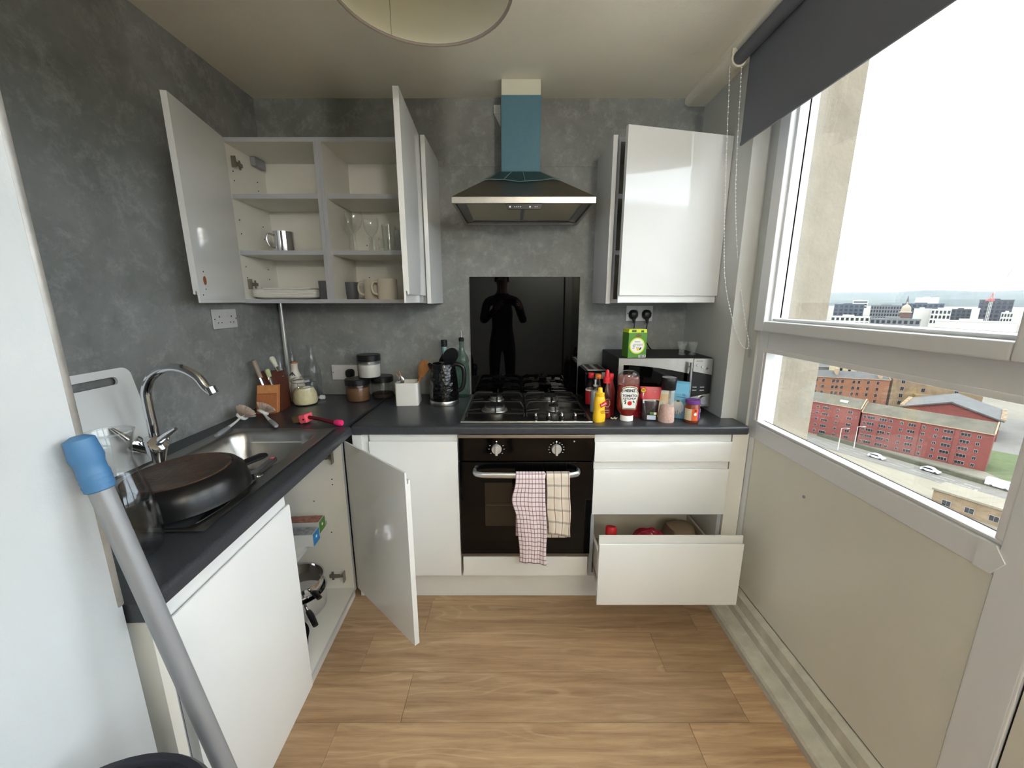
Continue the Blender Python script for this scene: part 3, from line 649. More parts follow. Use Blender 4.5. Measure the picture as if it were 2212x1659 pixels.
# frying pan, upside down on the drainer
pn = T('frying_pan', 'blackened frying pan lying upside down on the drainer', 'frying pan', (-.885, .972, ZW + .016), rot=(R(2.5), R(-2), 0))
MB().lathe([(.149, .0), (.153, .002), (.151, .012), (.149, .03), (.143, .052), (.131, .066), (.118, .071), (.117, .0695)], 56).lathe([(.149, .0), (.145, .003), (.142, .03), (.132, .055), (.11, .063), (0, .063)], 56).build('bowl', 'pan_black', pn)
MB().lathe([(.117, .0695), (.112, .0725), (.106, .0705), (.06, .0715), (.0, .0715)], 56).build('base_disc', 'pan_burnt', pn)
MB().tube([(.075, .118, .028), (.088, .142, .030), (.104, .172, .030), (.112, .186, .029)], [.016, .017, .017, .010], 14, flat=.55).build('handle', 'black_plastic', pn)
# knife under the pan
kn = T('kitchen_knife', 'steel kitchen knife lying under the upturned pan', 'knife', (-.785, 1.062, ZW + .0072), R(96))
MB().prism([(-.22, -.004), (-.14, -.022), (.03, -.022), (.03, .006), (-.14, .006)], 0, .0018, 'z').build('blade', 'chrome_dull', kn)
MB().box(.03, .17, -.013, .009, -.004, .012, .004).build('handle', 'chrome_dull', kn)
MB().box(.152, .166, -.008, .004, .0118, .0126).build('mark', 'pink', kn)

# carafe
cf = T('glass_carafe', 'tall clear glass carafe at the near end of the worktop', 'carafe', (-.812, .745, ZW + .001))
pr = [(.0, .006), (.044, .006), (.050, .018), (.0525, .05), (.050, .10), (.042, .145), (.031, .185), (.0275, .215), (.030, .24), (.0375, .266), (.039, .272)]
MB().lathe(pr, 40).lathe([(.0, .0), (.043, .0), (.049, .008), (.0535, .03), (.0545, .05), (.052, .10), (.044, .147), (.033, .187), (.0295, .215), (.032, .24), (.0395, .267), (.041, .273), (.039, .2745)], 40).build('vessel', 'clear_glass', cf)
MB().tube([(.0395 * cos(2 * pi * k / 40), .0395 * sin(2 * pi * k / 40), .272) for k in range(40)], .0022, 8, closed=True).build('rim', 'pale_glass', cf)

# mop leaning on the partition
mp = T('mop', 'mop with a grey pole and blue grip tip leaning on the white wall', 'mop', (-.44, .573, 0))
top = Vector((-.668, .570, 1.232)); bot = Vector((-.44, .573, .02)); ax = (top - bot).normalized()
MB().tube([bot, top - ax * .05], .0155, 18).build('pole', 'mop_pole', mp, w=True)
MB().tube([top - ax * .085, top - ax * .083, top - ax * .055, top - ax * .052, top - ax * .04, top - ax * .03, top, top + ax * .006], [.0165, .019, .0195, .0185, .0185, .021, .0185, .008], 18).build('grip_tip', 'mop_blue', mp, w=True)
for k in range(3): MB().tube([top - ax * (.056 + .009 * k), top - ax * (.059 + .009 * k)], .0198, 18).build('grip_ring', 'mop_blue', mp, w=True)
q = MB()
for k in range(40):
    a = random.uniform(0, 2 * pi); r_ = random.uniform(.03, .11)
    q.tube([bot + Vector((0, 0, .07)), bot + Vector((r_ * .5 * cos(a), r_ * .3 * sin(a), .05)), bot + Vector((r_ * cos(a), r_ * .5 * sin(a), -.012))], .006, 5)
o = q.build('mop_strings', 'plastic_grey', mp, w=True); o['kind'] = 'stuff'
bn = T('waste_bin', 'dark round waste bin by the white wall in the foreground', 'bin', (-.528, .305, 0))
MB().lathe([(.0, .004), (.125, 0), (.13, .02), (.155, .725), (.152, .725), (.128, .03), (.0, .02)], 44).build('body', 'bin_dark', bn)
MB().lathe([(.157, .72), (.162, .725), (.162, .763), (.156, .773), (.146, .775), (.143, .767), (.148, .725)], 44).build('rim', 'bin_dark', bn)
MB().lathe([(.144, .767), (.10, .760), (.0, .756)], 44).build('lid', mat('bin_lid', (20, 21, 26), .5), bn)

# ------------------------------------------------------------------ brushes, knife block and jars in the corner
def brush(name, label, loc, rz, tilt, handle):
    r = T(name, label, 'brush', loc, rz, group='white dish brushes'); HM = Matrix.Translation((.02, 0, .022)) @ Matrix.Rotation(R(handle), 4, 'X') @ Matrix.Rotation(R(180), 4, 'X') @ Matrix.Translation((-.022, 0, -.036))
    MB().tube([(-.12, 0, .012), (-.07, 0, .013), (-.03, 0, .016), (.005, 0, .022)], [.0085, .0065, .005, .006], 12, flat=.7).build('neck', 'plastic_white', r)
    MB().tube([(-.215, 0, .010), (-.205, 0, .011), (-.16, 0, .012), (-.115, 0, .012)], [.007, .0105, .0105, .0085], 14, flat=.75).build('grip', 'plastic_grey', r)
    MB().loft([(.030, .020, .018, 2.3), (.036, .030, .024, 2.3), (.042, .029, .024, 2.3), (.046, .02, .016, 2.3)], 22, M=HM @ Matrix.Translation((.022, 0, -.004))).build('head', 'plastic_white', r)
    q = MB()
    for k in range(260):
        a = random.uniform(0, 2 * pi); rr_ = sqrt(random.random()); b0 = Vector((.022 + .022 * rr_ * cos(a), .018 * rr_ * sin(a), .030)); d_ = Vector((cos(a) * rr_ * 1.25, sin(a) * rr_ * 1.1, -1)).normalized() * .036
        q.tube([b0, b0 + d_], .0008, 3, M=HM)
    o = q.build('bristles', mat('bristle' + str(len(MATS)), (190, 170, 154), .9), r); o['kind'] = 'stuff'
    return r
def flip_brush(label, a, b, z0=ZW, roll=0):
    """brush from grip end a to head b (xy)"""
    v = Vector((b[0] - a[0], b[1] - a[1])); r = brush('dish_brush', label, (b[0], b[1], z0 + .002), atan2(v.y, v.x), 0, roll); return r
flip_brush('white dish brush lying across the sink edge, grip towards the tap', (-1.15, 1.42), (-1.205, 1.66), ZW + .002, 40)
flip_brush('white dish brush pointing at the knife block, upper of the two', (-1.05, 1.63), (-1.14, 1.725), ZW + .002, 35)
pb = T('pan_brush', 'pan scrubbing brush with pink block and dark red handle', 'brush', (-.90, 1.66, ZW), R(-12))
MB().box(-.066, -.018, -.022, .022, .012, .042, .004, M=Matrix.Rotation(R(-12), 4, 'Y')).build('bristle_block', mat('brown_bristle', (112, 84, 58), .9, bump=(160, .6)), pb)
hb = MB().box(-.028, .006, -.024, .024, .006, .044, .004, M=Matrix.Rotation(R(-12), 4, 'Y')).build('block', 'pink', pb)
MB().cyl((-.01, -.0248, .022), (-.01, -.0235, .022), .004, n=12).build('hole', 'black_matt', hb)
MB().tube([(.0, 0, .026), (.05, .0, .022), (.11, -.004, .014), (.135, -.005, .012)], [.008, .0075, .009, .009], 12).build('handle', mat('brush_handle', (84, 16, 26), .4), pb)
MB().tube([(.132, -.005, .012), (.142, -.006, .013), (.165, -.008, .013), (.17, -.008, .013)], [.0095, .0135, .0135, .011], 16).build('end_cap', 'hot_pink', pb)

kb = T('knife_block', 'wooden knife block in the worktop corner', 'knife block', (-1.193, 1.905, ZW), R(8))
MB().prism([(-.055, 0), (.05, 0), (.055, .135), (.02, .19), (-.015, .19)], -.048, .052, 'x').build('body', 'wood_dark', kb)
MB().prism([(-.085, 0), (-.065, 0), (-.028, .128), (-.048, .128)], -.052, .044, 'x').build('front_board', 'wood_light', kb)
MB().prism([(-.101, 0), (-.085, 0), (-.0595, .09), (-.0755, .09)], -.046, .038, 'x').build('front_plate', 'wood_mid', kb)
def knife(label, base, topv, m, r0):
    t = T('knife', label, 'knife', base, group='knives in the wooden block'); b = Vector(topv) - Vector(base); L = b.length; ax_ = b.normalized()
    MB().tube([ax_ * -.03, ax_ * .03], [r0 * .75, r0 * .8], 10, flat=.6).build('bolster', 'chrome', t)
    MB().tube([ax_ * .028, ax_ * (L * .5), ax_ * (L * .86), ax_ * L, ax_ * (L + r0 * .4)], [r0 * .8, r0 * .9, r0 * 1.15, r0, r0 * .4], 12).build('handle', m, t)
knife('taupe and steel handled knife, leftmost in the wooden block', (-1.222, 1.872, 1.045), (-1.258, 1.88, 1.155), mat('handle_taupe', (140, 128, 112), .45), .0125)
knife('pale green handled knife, shortest in the wooden block', (-1.178, 1.872, 1.05), (-1.202, 1.885, 1.11), mat('handle_green', (176, 184, 138), .45), .011)
knife('cream handled knife, rightmost in the wooden block', (-1.158, 1.91, 1.095), (-1.198, 1.925, 1.165), mat('handle_cream', (206, 204, 186), .45), .0125)

def glass_bottle(label, loc, s=1.0, r=.036, h=.275, neck=.013, m='clear_glass'):
    t = T('glass_bottle', label, 'bottle', loc, group='clear bottles in the corner')
    pr_ = [(.0, .012), (r * .9, .004), (r, .012), (r, h * .48), (r * .93, h * .56), (r * .62, h * .66), (neck * 1.25, h * .76), (neck, h * .86), (neck, h * .955), (neck * 1.25, h * .96), (neck * 1.25, h), (neck, h)]
    MB().lathe([(r_ * s, z_) for r_, z_ in pr_], 28).build('vessel', m, t)
    return t
glass_bottle('clear glass bottle right against the chrome pipe, leftmost of three', (-1.245, 2.065, ZW + .001), h=.282, r=.031)
glass_bottle('clear glass bottle between the pipe and the cream cruet', (-1.222, 2.142, ZW + .001), h=.297, r=.033)
glass_bottle('clear glass bottle behind the clip-top jar, rightmost of three', (-1.122, 2.158, ZW + .001), h=.292, r=.042, neck=.015)
cru = T('oil_cruet', 'cream ceramic oil cruet with a cork and metal spout', 'bottle', (-1.167, 2.062, ZW))
MB().lathe([(.0, 0), (.034, 0), (.042, .02), (.046, .06), (.040, .11), (.022, .155), (.018, .175), (.0185, .20), (.0205, .205), (.0, .205)], 30).build('vessel', 'ceramic_cream', cru)
MB().cyl((0, 0, .205), (0, 0, .214), .017, .014, n=16).build('cork', 'wood_mid', cru)
MB().tube([(0, 0, .212), (.0, 0, .225), (-.002, 0, .25)], [.004, .0025, .002], 8).build('spout', 'chrome', cru)
MB().tube([(-.012, -.0295, .143), (.0, -.0235, .160), (.016, -.0275, .140)], .0025, 6).tube([(.0, -.0235, .16), (.003, -.031, .142)], .002, 6).build('painted_mark', 'ink', cru)
cj = T('clip_jar', 'clear clip-top glass jar half full of dry pasta', 'jar', (-1.083, 1.985, ZW + .001))
MB().lathe([(.0, .004), (.052, .0), (.061, .01), (.063, .04), (.063, .095), (.058, .112), (.053, .118), (.055, .123)], 36).build('vessel', 'clear_glass', cj)
MB().lathe([(.056, .124), (.060, .126), (.058, .136), (.04, .143), (.0, .141)], 36).build('lid', 'clear_glass', cj)
MB().tube([(.0575 * cos(2 * pi * k / 36), .0575 * sin(2 * pi * k / 36), .123) for k in range(36)], .002, 6, closed=True).tube([(.0, -.058, .123), (.004, -.066, .115), (.008, -.068, .10), (.004, -.064, .092)], .0016, 6).build('wire_clip', 'chrome', cj)
MB().lathe([(.0, .006), (.053, .005), (.059, .02), (.056, .06), (.042, .088), (.0, .092)], 28).build('pasta', 'pasta', cj)
tg = T('plastic_toggle', 'small white plastic toggle beside the clip-top jar', 'toggle', (-1.045, 2.085, ZW))
MB().cyl((-.024, 0, .010), (-.012, 0, .010), .007, n=12).cyl((-.008, 0, .012), (.002, 0, .012), .0125, n=16).cyl((.004, 0, .012), (.012, 0, .012), .0115, n=16).build('knobs', 'plastic_white', tg)
MB().cyl((-.026, 0, .010), (.016, 0, .011), .004, n=10).build('stem', 'wax', tg)

def lidded_jar(label, loc, fill, r=.061, h=.122, fh=.07, fcol=None):
    t = T('storage_jar', label, 'jar', loc, group='storage jars with black lids')
    MB().lathe([(.0, .003), (r * .92, 0), (r, .008), (r, h * .70), (r * .94, h * .76)], 34).build('vessel', 'clear_plastic' if fill == 'ceramic_white' else 'clear_glass', t)
    MB().lathe([(r * 1.0, h * .73), (r * 1.05, h * .74), (r * 1.05, h * .97), (r * 1.0, h), (.0, h)], 34).build('lid', 'black_plastic', t)
    MB().lathe([(.0, .005), (r * .93, .004), (r * .965, .012), (r * .965, fh), (.0, fh + .004)], 30).build('contents', fill, t)
    return t
lidded_jar('black-lidded jar of brown spice, left of the lower two', (-.838, 2.068, ZW), 'spice', fh=.075)
lidded_jar('black-lidded jar nearly empty, right of the lower two', (-.728, 2.143, ZW), 'dark_food', r=.058, fh=.025)
lidded_jar('black-lidded jar of white powder stacked on the other two', (-.779, 2.103, ZW + .1225), 'ceramic_white', r=.059, h=.125, fh=.072)

# white square pot with utensils
po = T('utensil_pot', 'white square ceramic pot holding a few utensils', 'pot', (-.546, 2.005, ZW), R(4))
holed(MB(), rrect(-.058, .058, -.058, .058, .012), rrect(-.050, .050, -.050, .050, .008), .008, .118, 'z').prism(rrect(-.058, .058, -.058, .058, .012), 0, .01, 'z').build('body', 'ceramic_white', po)
sp_ = T('wooden_spatula', 'brown wooden spatula standing in the white pot', 'spatula', (-.51, 2.01, ZW + .012))
MB().tube([(-.02, 0, 0), (.015, .0, .095), (.03, .0, .13)], [.007, .007, .009], 10).loft([(0, .009, .004), (.02, .02, .004), (.06, .029, .004, 2.4), (.085, .026, .0035, 2.4), (.095, .016, .003)], 20, M=Matrix.Translation((.028, 0, .125)) @ Matrix.Rotation(R(22), 4, 'Y')).build('body', mat('spatula_wood', (140, 92, 48), .6, var=(30, .15, (4, 4, 1))), sp_)
o = T('tablespoon', 'steel tablespoon standing in the white pot', 'spoon', (-.575, 1.995, ZW + .012))
MB().tube([(.03, 0, 0), (.005, 0, .095)], .003, 8).loft([(0, .003, .003), (.012, .012, .005), (.03, .0165, .006), (.045, .013, .004), (.054, .003, .002)], 18, M=Matrix.Translation((.004, -.004, .088)) @ Matrix.Rotation(R(-12), 4, 'Y')).build('body', 'chrome', o)
for lab, dx_, tz in (('wooden chopstick in the white pot, taller one', -.022, .158), ('wooden chopstick in the white pot, leaning left', -.037, .142)):
    tag(MB().tube([(.02, 0, 0), (dx_, 0, tz)], [.0022, .0034], 7).build('chopstick', 'wood_light', loc=(-.572, 2.02, ZW + .012)), lab, 'chopstick', 'chopsticks in the pot')

# kettle
ke = T('electric_kettle', 'black hammered electric kettle with its lid open', 'kettle', (-.357, 2.005, ZW), R(0))
MB().lathe([(.0, 0), (.0755, 0), (.0765, .004), (.0765, .022), (.075, .024)], 40).build('base_ring', 'steel', ke)
MB().lathe([(.075, .024), (.0765, .03), (.0745, .09), (.069, .15), (.063, .20), (.060, .212), (.056, .214), (.055, .205), (.0, .20)], 44).build('body', 'kettle_black', ke)
MB().tube([(-.052, -.004, .188), (-.066, -.004, .202), (-.076, -.004, .213)], [.018, .013, .007], 14).build('spout', 'kettle_black', ke)
MB().tube(cr([(.048, 0, .206), (.075, 0, .208), (.099, 0, .195), (.106, 0, .165), (.104, 0, .115), (.092, 0, .078), (.066, 0, .066)], 5), .0115, 14).build('handle', 'black_plastic', ke)
MB().lathe([(.0, .0), (.042, .0), (.046, .006), (.042, .014), (.0, .016)], 28, M=Matrix.Translation((.040, .01, .247)) @ Matrix.Rotation(R(-52), 4, 'Z') @ Matrix.Rotation(R(-74), 4, 'Y')).build('lid', 'black_plastic', ke)
wb_ = T('wine_bottle', 'dark bottle with black foil and teal label behind the kettle', 'bottle', (-.372, 2.135, ZW))
MB().lathe([(.0, 0), (.036, 0), (.037, .01), (.037, .19), (.030, .215), (.0145, .24), (.0145, .30)], 28).build('vessel', 'black_gloss', wb_)
MB().lathe([(.015, .245), (.0155, .247), (.0155, .285), (.015, .286)], 24).build('neck_label', mat('teal_label', (120, 146, 148), .5), wb_)
MB().lathe([(.0148, .285), (.0165, .287), (.0165, .322), (.0, .324)], 24).build('foil_cap', 'black_plastic', wb_)
go = T('oil_bottle', 'pale green glass oil bottle with a metal pourer', 'bottle', (-.279, 2.15, ZW + .001))
MB().lathe([(.0, .006), (.038, 0), (.041, .01), (.041, .15), (.036, .19), (.040, .205), (.034, .225), (.018, .255), (.0125, .285), (.014, .305), (.012, .318)], 28).build('vessel', 'green_glass', go)
MB().lathe([(.0, .312), (.014, .312), (.015, .330), (.009, .335), (.0, .335)], 18).build('stopper', 'black_plastic', go)
MB().tube([(0, 0, .334), (.001, 0, .35), (-.001, 0, .372)], [.004, .003, .0025], 8).build('pourer', 'chrome', go)

# ------------------------------------------------------------------ fittings on the walls
def socket(name, label, M, parts):
    r = T(name, label, 'socket'); r.matrix_world = M; r.matrix_basis = M
    MB().box(-.074, .074, -.009, 0, -.043, .043, .004).build('plate', 'switch_white', r)
    parts(r); return r
def sock_parts(r):
    for s_ in (-1, 1):
        MB().box(s_ * .012 - .006, s_ * .012 + .006, -.012, -.0085, .012, .031, .0015).build('rocker', 'switch_white', r)
        MB().box(s_ * .037 - .0025, s_ * .037 + .0025, -.0093, -.0085, .006, .014).box(s_ * .037 - .014, s_ * .037 - .007, -.0093, -.0085, -.018, -.0145).box(s_ * .037 + .007, s_ * .037 + .014, -.0093, -.0085, -.018, -.0145).build('pin_slots', 'black_matt', r)
        MB().cyl((s_ * .066, -.0095, 0), (s_ * .066, -.0085, 0), .003, n=10).build('screw', 'black_matt', r)
ML = Matrix.Translation((XL + .0005, 1.775, 1.362)) @ Matrix.Rotation(pi / 2, 4, 'Z')
socket('wall_socket', 'white double wall socket on the left wall below the open cupboard', ML, sock_parts)
rs = socket('wall_socket', 'white double wall socket with two black plugs above the microwave', Matrix.Translation((.708, YB - .0005, 1.372)), sock_parts)
def sw_parts(r):
    MB().box(-.045, -.022, -.0125, -.0085, -.014, .014, .0015).build('rocker', 'switch_white', r); MB().box(-.016, .006, -.0105, -.0085, -.012, .014, .0015).build('lens', 'switch_white', r)
    MB().cyl((-.066, -.0095, 0), (-.066, -.0085, 0), .003, n=10).build('screw', 'black_matt', r)
socket('wall_socket', 'white cooker switch plate behind the storage jars', Matrix.Translation((-.958, YB - .0005, 1.04)), sw_parts)
o = T('plug', 'black plug in the switch plate behind the storage jars', 'plug', (-.925, YB - .010, 1.035))
MB().loft([(0, .024, .026, 3), (.022, .022, .024, 3), (.034, .014, .017, 2.5)], 20, M=Matrix.Rotation(pi / 2, 4, 'X')).build('body', 'black_plastic', o)
for x, lab, pa in ((.672, 'black plug on the left of the socket above the microwave', [(0, -.03, -.03), (0, -.033, -.06), (0.0, -.03, -.10), (-.002, -.02, -.165)]), (.745, 'black plug on the right of the socket above the microwave', [(0, -.03, -.03), (-.004, -.034, -.07), (-.004, -.03, -.13), (.02, -.018, -.175), (.055, -.012, -.21), (.08, -.010, -.235)])):
    o = T('plug', lab, 'plug', (x, YB - .010, 1.367), group='plugs above the microwave')
    MB().loft([(0, .025, .026, 2.4), (.016, .024, .025, 2.4), (.028, .016, .018, 2.3), (.031, .006, .008)], 22, M=Matrix.Rotation(pi / 2, 4, 'X')).tube([(0, -.012, -.015), (0, -.02, -.03), (0, -.026, -.048)], [.013, .009, .006], 10).build('body', 'black_plastic', o)
    MB().tube(cr(pa, 6), .0035, 8).build('cable', 'black_plastic', o)
tag(MB().tube(cr([(-1.268, 2.178, ZW), (-1.268, 2.178, 1.2), (-1.268, 2.178, 1.429)], 3), .0105, 16).build('water_pipe', mat('pipe', (226, 224, 220), .14, .6)), 'pale glossy pipe rising from the worktop to the corner cupboard', 'pipe')

# pendant lampshade
ls = T('lampshade', 'white drum lampshade hanging from the ceiling', 'lamp', (-.196, 1.0, 2.10))
n_ = 56; rad = .197
holed(MB(), [(rad * cos(2 * pi * k / n_), rad * sin(2 * pi * k / n_)) for k in range(n_)], [((rad - .002) * cos(2 * pi * k / n_), (rad - .002) * sin(2 * pi * k / n_)) for k in range(n_)], 0, .235, 'z').build('shade', 'lampshade', ls)
for z in (.002, .233): MB().tube([(rad * cos(2 * pi * k / n_), rad * sin(2 * pi * k / n_), z) for k in range(n_)], .0038, 8, closed=True).build('rim', 'lamp_rim', ls)
MB().box(-.0008, .0008, -.0006, .0006, .004, .231, M=Matrix.Rotation(R(125), 4, 'Z') @ Matrix.Translation((rad - .0026, 0, 0))).build('seam', 'lamp_rim', ls)
MB().cyl((0, 0, .16), (0, 0, .24), .02, n=20).cyl((0, 0, .24), (0, 0, .332), .004, n=8).build('lamp_holder', 'plastic_white', ls)
q = MB()
for k in range(3): q.tube([(.02 * cos(2.1 * k), .02 * sin(2.1 * k), .2), (.194 * cos(2.1 * k), .194 * sin(2.1 * k), .23)], .0018, 6)
q.build('spider', 'chrome_dull', ls)
MB().lathe([(.0, .09), (.02, .095), (.03, .115), (.026, .14), (.014, .162)], 20).build('bulb', mat('bulb_glass', (236, 236, 232), .3), ls)
# ------------------------------------------------------------------ cooker hood, splashback, hob
hd = T('cooker_hood', 'chimney cooker hood with blue film on its flue above the hob', 'hood', (.048, 2.0, 1.835))
hx0, hx1, hy0, hy1 = -.249, .347, 1.733, YB - .002; cx0, cx1, cy0 = -.050, .134, 2.03
q = MB(); zb, zt = 1.861, 2.042
vs = [(hx0, hy0, zb), (hx1, hy0, zb), (hx1, hy1, zb), (hx0, hy1, zb), (cx0, cy0, zt), (cx1, cy0, zt), (cx1, hy1, zt), (cx0, hy1, zt)]
q.add(vs, [(0, 1, 5, 4), (1, 2, 6, 5), (2, 3, 7, 6), (3, 0, 4, 7), (4, 5, 6, 7), (0, 3, 2, 1)]).build('canopy', mat('hood_steel', (128, 120, 108), .36, 1, bump=(60, .03, (20, 1, 1))), hd, smooth=0, w=True)
MB().box(hx0, hx1, hy0, hy0 + .012, 1.836, 1.8608, .001).box(hx0, hx0 + .012, hy0 + .012, hy1, 1.836, 1.8608, .001).box(hx1 - .012, hx1, hy0 + .012, hy1, 1.836, 1.8608, .001).box(hx0 + .012, hx1 - .012, hy1 - .012, hy1, 1.836, 1.8608, .001).build('rim', 'steel', hd, w=True)
MB().box(cx0, cx1, cy0, hy1, zt, 2.366).build('flue_lower', 'blue_film', hd, smooth=0, w=True)
MB().box(cx0 + .002, cx1 - .002, cy0 + .002, hy1, 2.3662, CH - .001).build('flue_upper', 'hood_cream', hd, smooth=0, w=True)
# leftover film curling on the canopy
def film(u, v):
    x0_ = cx0 + (hx0 - cx0) * .44 * v; x1_ = cx1 + (hx1 - cx1) * .40 * v
    x = x0_ + (x1_ - x0_) * u; k = .43 * v * (1 - .10 * sin(u * 9) * v)
    return (x, cy0 + (hy0 - cy0) * k - .003 - .002 * sin(u * 17 + v * 5), zt + (zb - zt) * k + .003 + .003 * v * abs(sin(u * 11 + 1)))
m = D.materials.new('film_clear'); m.use_nodes = True; MATS['film_clear'] = m
nn = m.node_tree.nodes; ll = m.node_tree.links; nn.clear(); o_ = nn.new('ShaderNodeOutputMaterial'); mi_ = nn.new('ShaderNodeMixShader'); t_ = nn.new('ShaderNodeBsdfTransparent'); p_ = nn.new('ShaderNodeBsdfPrincipled')
t_.inputs[0].default_value = lin((196, 214, 218)); p_.inputs['Base Color'].default_value = lin((96, 128, 134)); p_.inputs['Roughness'].default_value = .2; mi_.inputs[0].default_value = .25
ll.new(t_.outputs[0], mi_.inputs[1]); ll.new(p_.outputs[0], mi_.inputs[2]); ll.new(mi_.outputs[0], o_.inputs[0])
fo = MB().grid(film, 36, 8).build('protective_film', 'film_clear', hd, w=True)
MB().tube([film(u / 40, 1) for u in range(41)], .0016, 5).tube([film(.28, v / 6) for v in range(7)], .002, 5).tube([film(.55, v / 6) for v in range(7)], .002, 5).build('film_fold', mat('film_edge', (112, 138, 138), .4), fo, w=True)
MB().box(hx0 + .012, hx1 - .012, hy0 + .012, hy1 - .012, 1.8575, 1.8605).build('underside', 'black_matt', hd, w=True)
for (a, b) in ((hx0 + .05, .040), (.058, hx1 - .05)):
    f_ = MB().box(a, b, hy0 + .065, hy1 - .055, 1.850, 1.857, .001).build('grease_filter', mat('filter%d' % int(100 * a + 50), (186, 180, 158), .5, .4, bump=(260, .5)), hd, w=True)
    MB().tube([(a, hy0 + .065, 1.8495), (b, hy0 + .065, 1.8495), (b, hy1 - .055, 1.8495), (a, hy1 - .055, 1.8495)], .003, 6, closed=True).build('filter_frame', 'plastic_grey', f_, w=True)
for x in (-.07, .165): box1('lamp_lens', 'plastic_white', hd, x - .036, x + .036, hy0 + .025, hy0 + .052, 1.851, 1.8572, .001, True)
MB().box(.040, .058, hy0 + .06, hy1 - .05, 1.849, 1.857).build('centre_bar', 'steel_dark', hd, w=True)
for s_, xx in ((1, hx0 + .014), (-1, hx1 - .014)):
    MB().prism([(xx, hy0 + .014), (xx + s_ * .034, hy0 + .06), (xx + s_ * .034, hy1 - .03), (xx, hy1 - .014)], 1.846, 1.857, 'z').build('side_bar', 'steel_dark', hd, w=True)
cpn = MB().prism([(-.028, 1.838), (.128, 1.838), (.118, 1.815), (-.018, 1.815)], hy0 + .008, hy0 + .022, 'y').build('control_strip', 'black_plastic', hd, w=True)
q = MB()
for x in (-.008, .012, .02, .028, .036, .075, .096, .104): q.cyl((x, hy0 + .0085, 1.8235), (x, hy0 + .0065, 1.8235), .0036 if x in (-.008, .075) else .0018, n=10)
q.build('buttons', 'plastic_white', cpn, w=True)
o = T('cable_clip', 'white plastic cable outlet beside the blue flue', 'outlet', (-.062, YB - .001, 2.375))
MB().box(-.03, .006, -.02, 0, -.02, .02, .003).prism([(-.026, -.02), (.005, -.02), (.005, -.075), (-.004, -.06)], -.015, -.002, 'y').build('body', 'plastic_white', o)
tag(box1('splashback', 'splash_glass', None, -.233, .372, YB - .0075, YB - .0005, ZW + .001, 1.569, .001), 'black glass splashback behind the hob', 'splashback')
hb = T('gas_hob', 'four burner gas hob set in the worktop', 'hob', (.064, 1.91, ZW))
b0, b1, by0, by1 = -.228, .357, 1.652, 2.165
hobm = mat('hob_steel', (84, 80, 74), .3, 1, bump=(60, .04, (20, 1, 1)))
MB().prism([(by0, ZW + .0005), (by0 + .004, ZW + .0075), (by0 + .016, ZW + .0075), (by0 + .02, ZW + .004), (by1 - .02, ZW + .004), (by1 - .016, ZW + .0075), (by1, ZW + .0005)], b0, b1, 'x').build('plate', hobm, hb, w=True)
MB().box(b0 - .001, b1 + .001, by0 - .001, by0 + .016, ZW + .0004, ZW + .0092, .003).box(b0 - .001, b0 + .013, by0, by1, ZW + .0004, ZW + .009, .003).box(b1 - .013, b1 + .001, by0, by1, ZW + .0004, ZW + .009, .003).build('rim', 'steel', hb, w=True)
zs = ZW + .047
for (a, b) in ((b0 + .018, .055), (.068, b1 - .018)):
    y0_, y1_ = 1.745, 2.148; q = MB(); xc = (a + b) / 2; rb = .0042
    q.tube([(a, y0_, zs - .028), (b, y0_, zs - .028), (b, y1_, zs - .028), (a, y1_, zs - .028)], rb, 6, closed=True)
    for yb_ in (1.852, 2.055):
        q.tube(cr([(a, yb_, zs - .028), (a + .015, yb_, zs - .004), (a + .03, yb_, zs), (xc - .028, yb_, zs)], 3), rb, 6).tube(cr([(b, yb_, zs - .028), (b - .015, yb_, zs - .004), (b - .03, yb_, zs), (xc + .028, yb_, zs)], 3), rb, 6)
        q.tube(cr([(xc, yb_ - .1, zs - .028), (xc, yb_ - .085, zs - .004), (xc, yb_ - .07, zs), (xc, yb_ - .025, zs)], 3), rb, 6).tube(cr([(xc, yb_ + .1, zs - .028), (xc, yb_ + .085, zs - .004), (xc, yb_ + .07, zs), (xc, yb_ + .025, zs)], 3), rb, 6)
    for yy in (1.79, 1.92, 1.985, 2.11):
        for xx, s_ in ((a, 1), (b, -1)): q.tube([(xx, yy, zs - .028), (xx + s_ * .03, yy, zs - .022), (xx + s_ * .06, yy, zs - .02)], rb * .8, 5)
    for xx in (a, b):
        for yy in (y0_, y1_): q.cyl((xx, yy, ZW + .004), (xx, yy, zs - .026), .005, n=8)
    q.build('pan_support', 'iron', hb, w=True)
for i, (x, y, r_) in enumerate(((-.086, 1.852, .056), (-.086, 2.055, .038), (.204, 2.055, .044), (.204, 1.852, .03))):
    bb = MB().lathe([(.0, .002), (r_ * 1.15, .002), (r_ * 1.1, .008), (r_ * .9, .010), (r_ * .88, .024), (.0, .025)], 30, c=(x, y), z=ZW + .003).build('burner', mat('burner_alu%d' % i, (168, 166, 160), .38, .9), hb, w=True)
    MB().lathe([(.0, .024), (r_ * .82, .024), (r_ * .8, .031), (.0, .034)], 30, c=(x, y), z=ZW + .003).build('burner_cap', 'iron', bb, w=True)
for x in (.108, .168, .228, .288):
    kk = MB().lathe([(.0, 0), (.0135, 0), (.0125, .012), (.0, .013)], 18, c=(x, 1.713), z=ZW + .004).build('knob', 'black_plastic', hb, w=True)
    MB().box(x - .0045, x + .0045, 1.700, 1.724, ZW + .014, ZW + .030, .002).build('grip', 'chrome', kk, w=True)

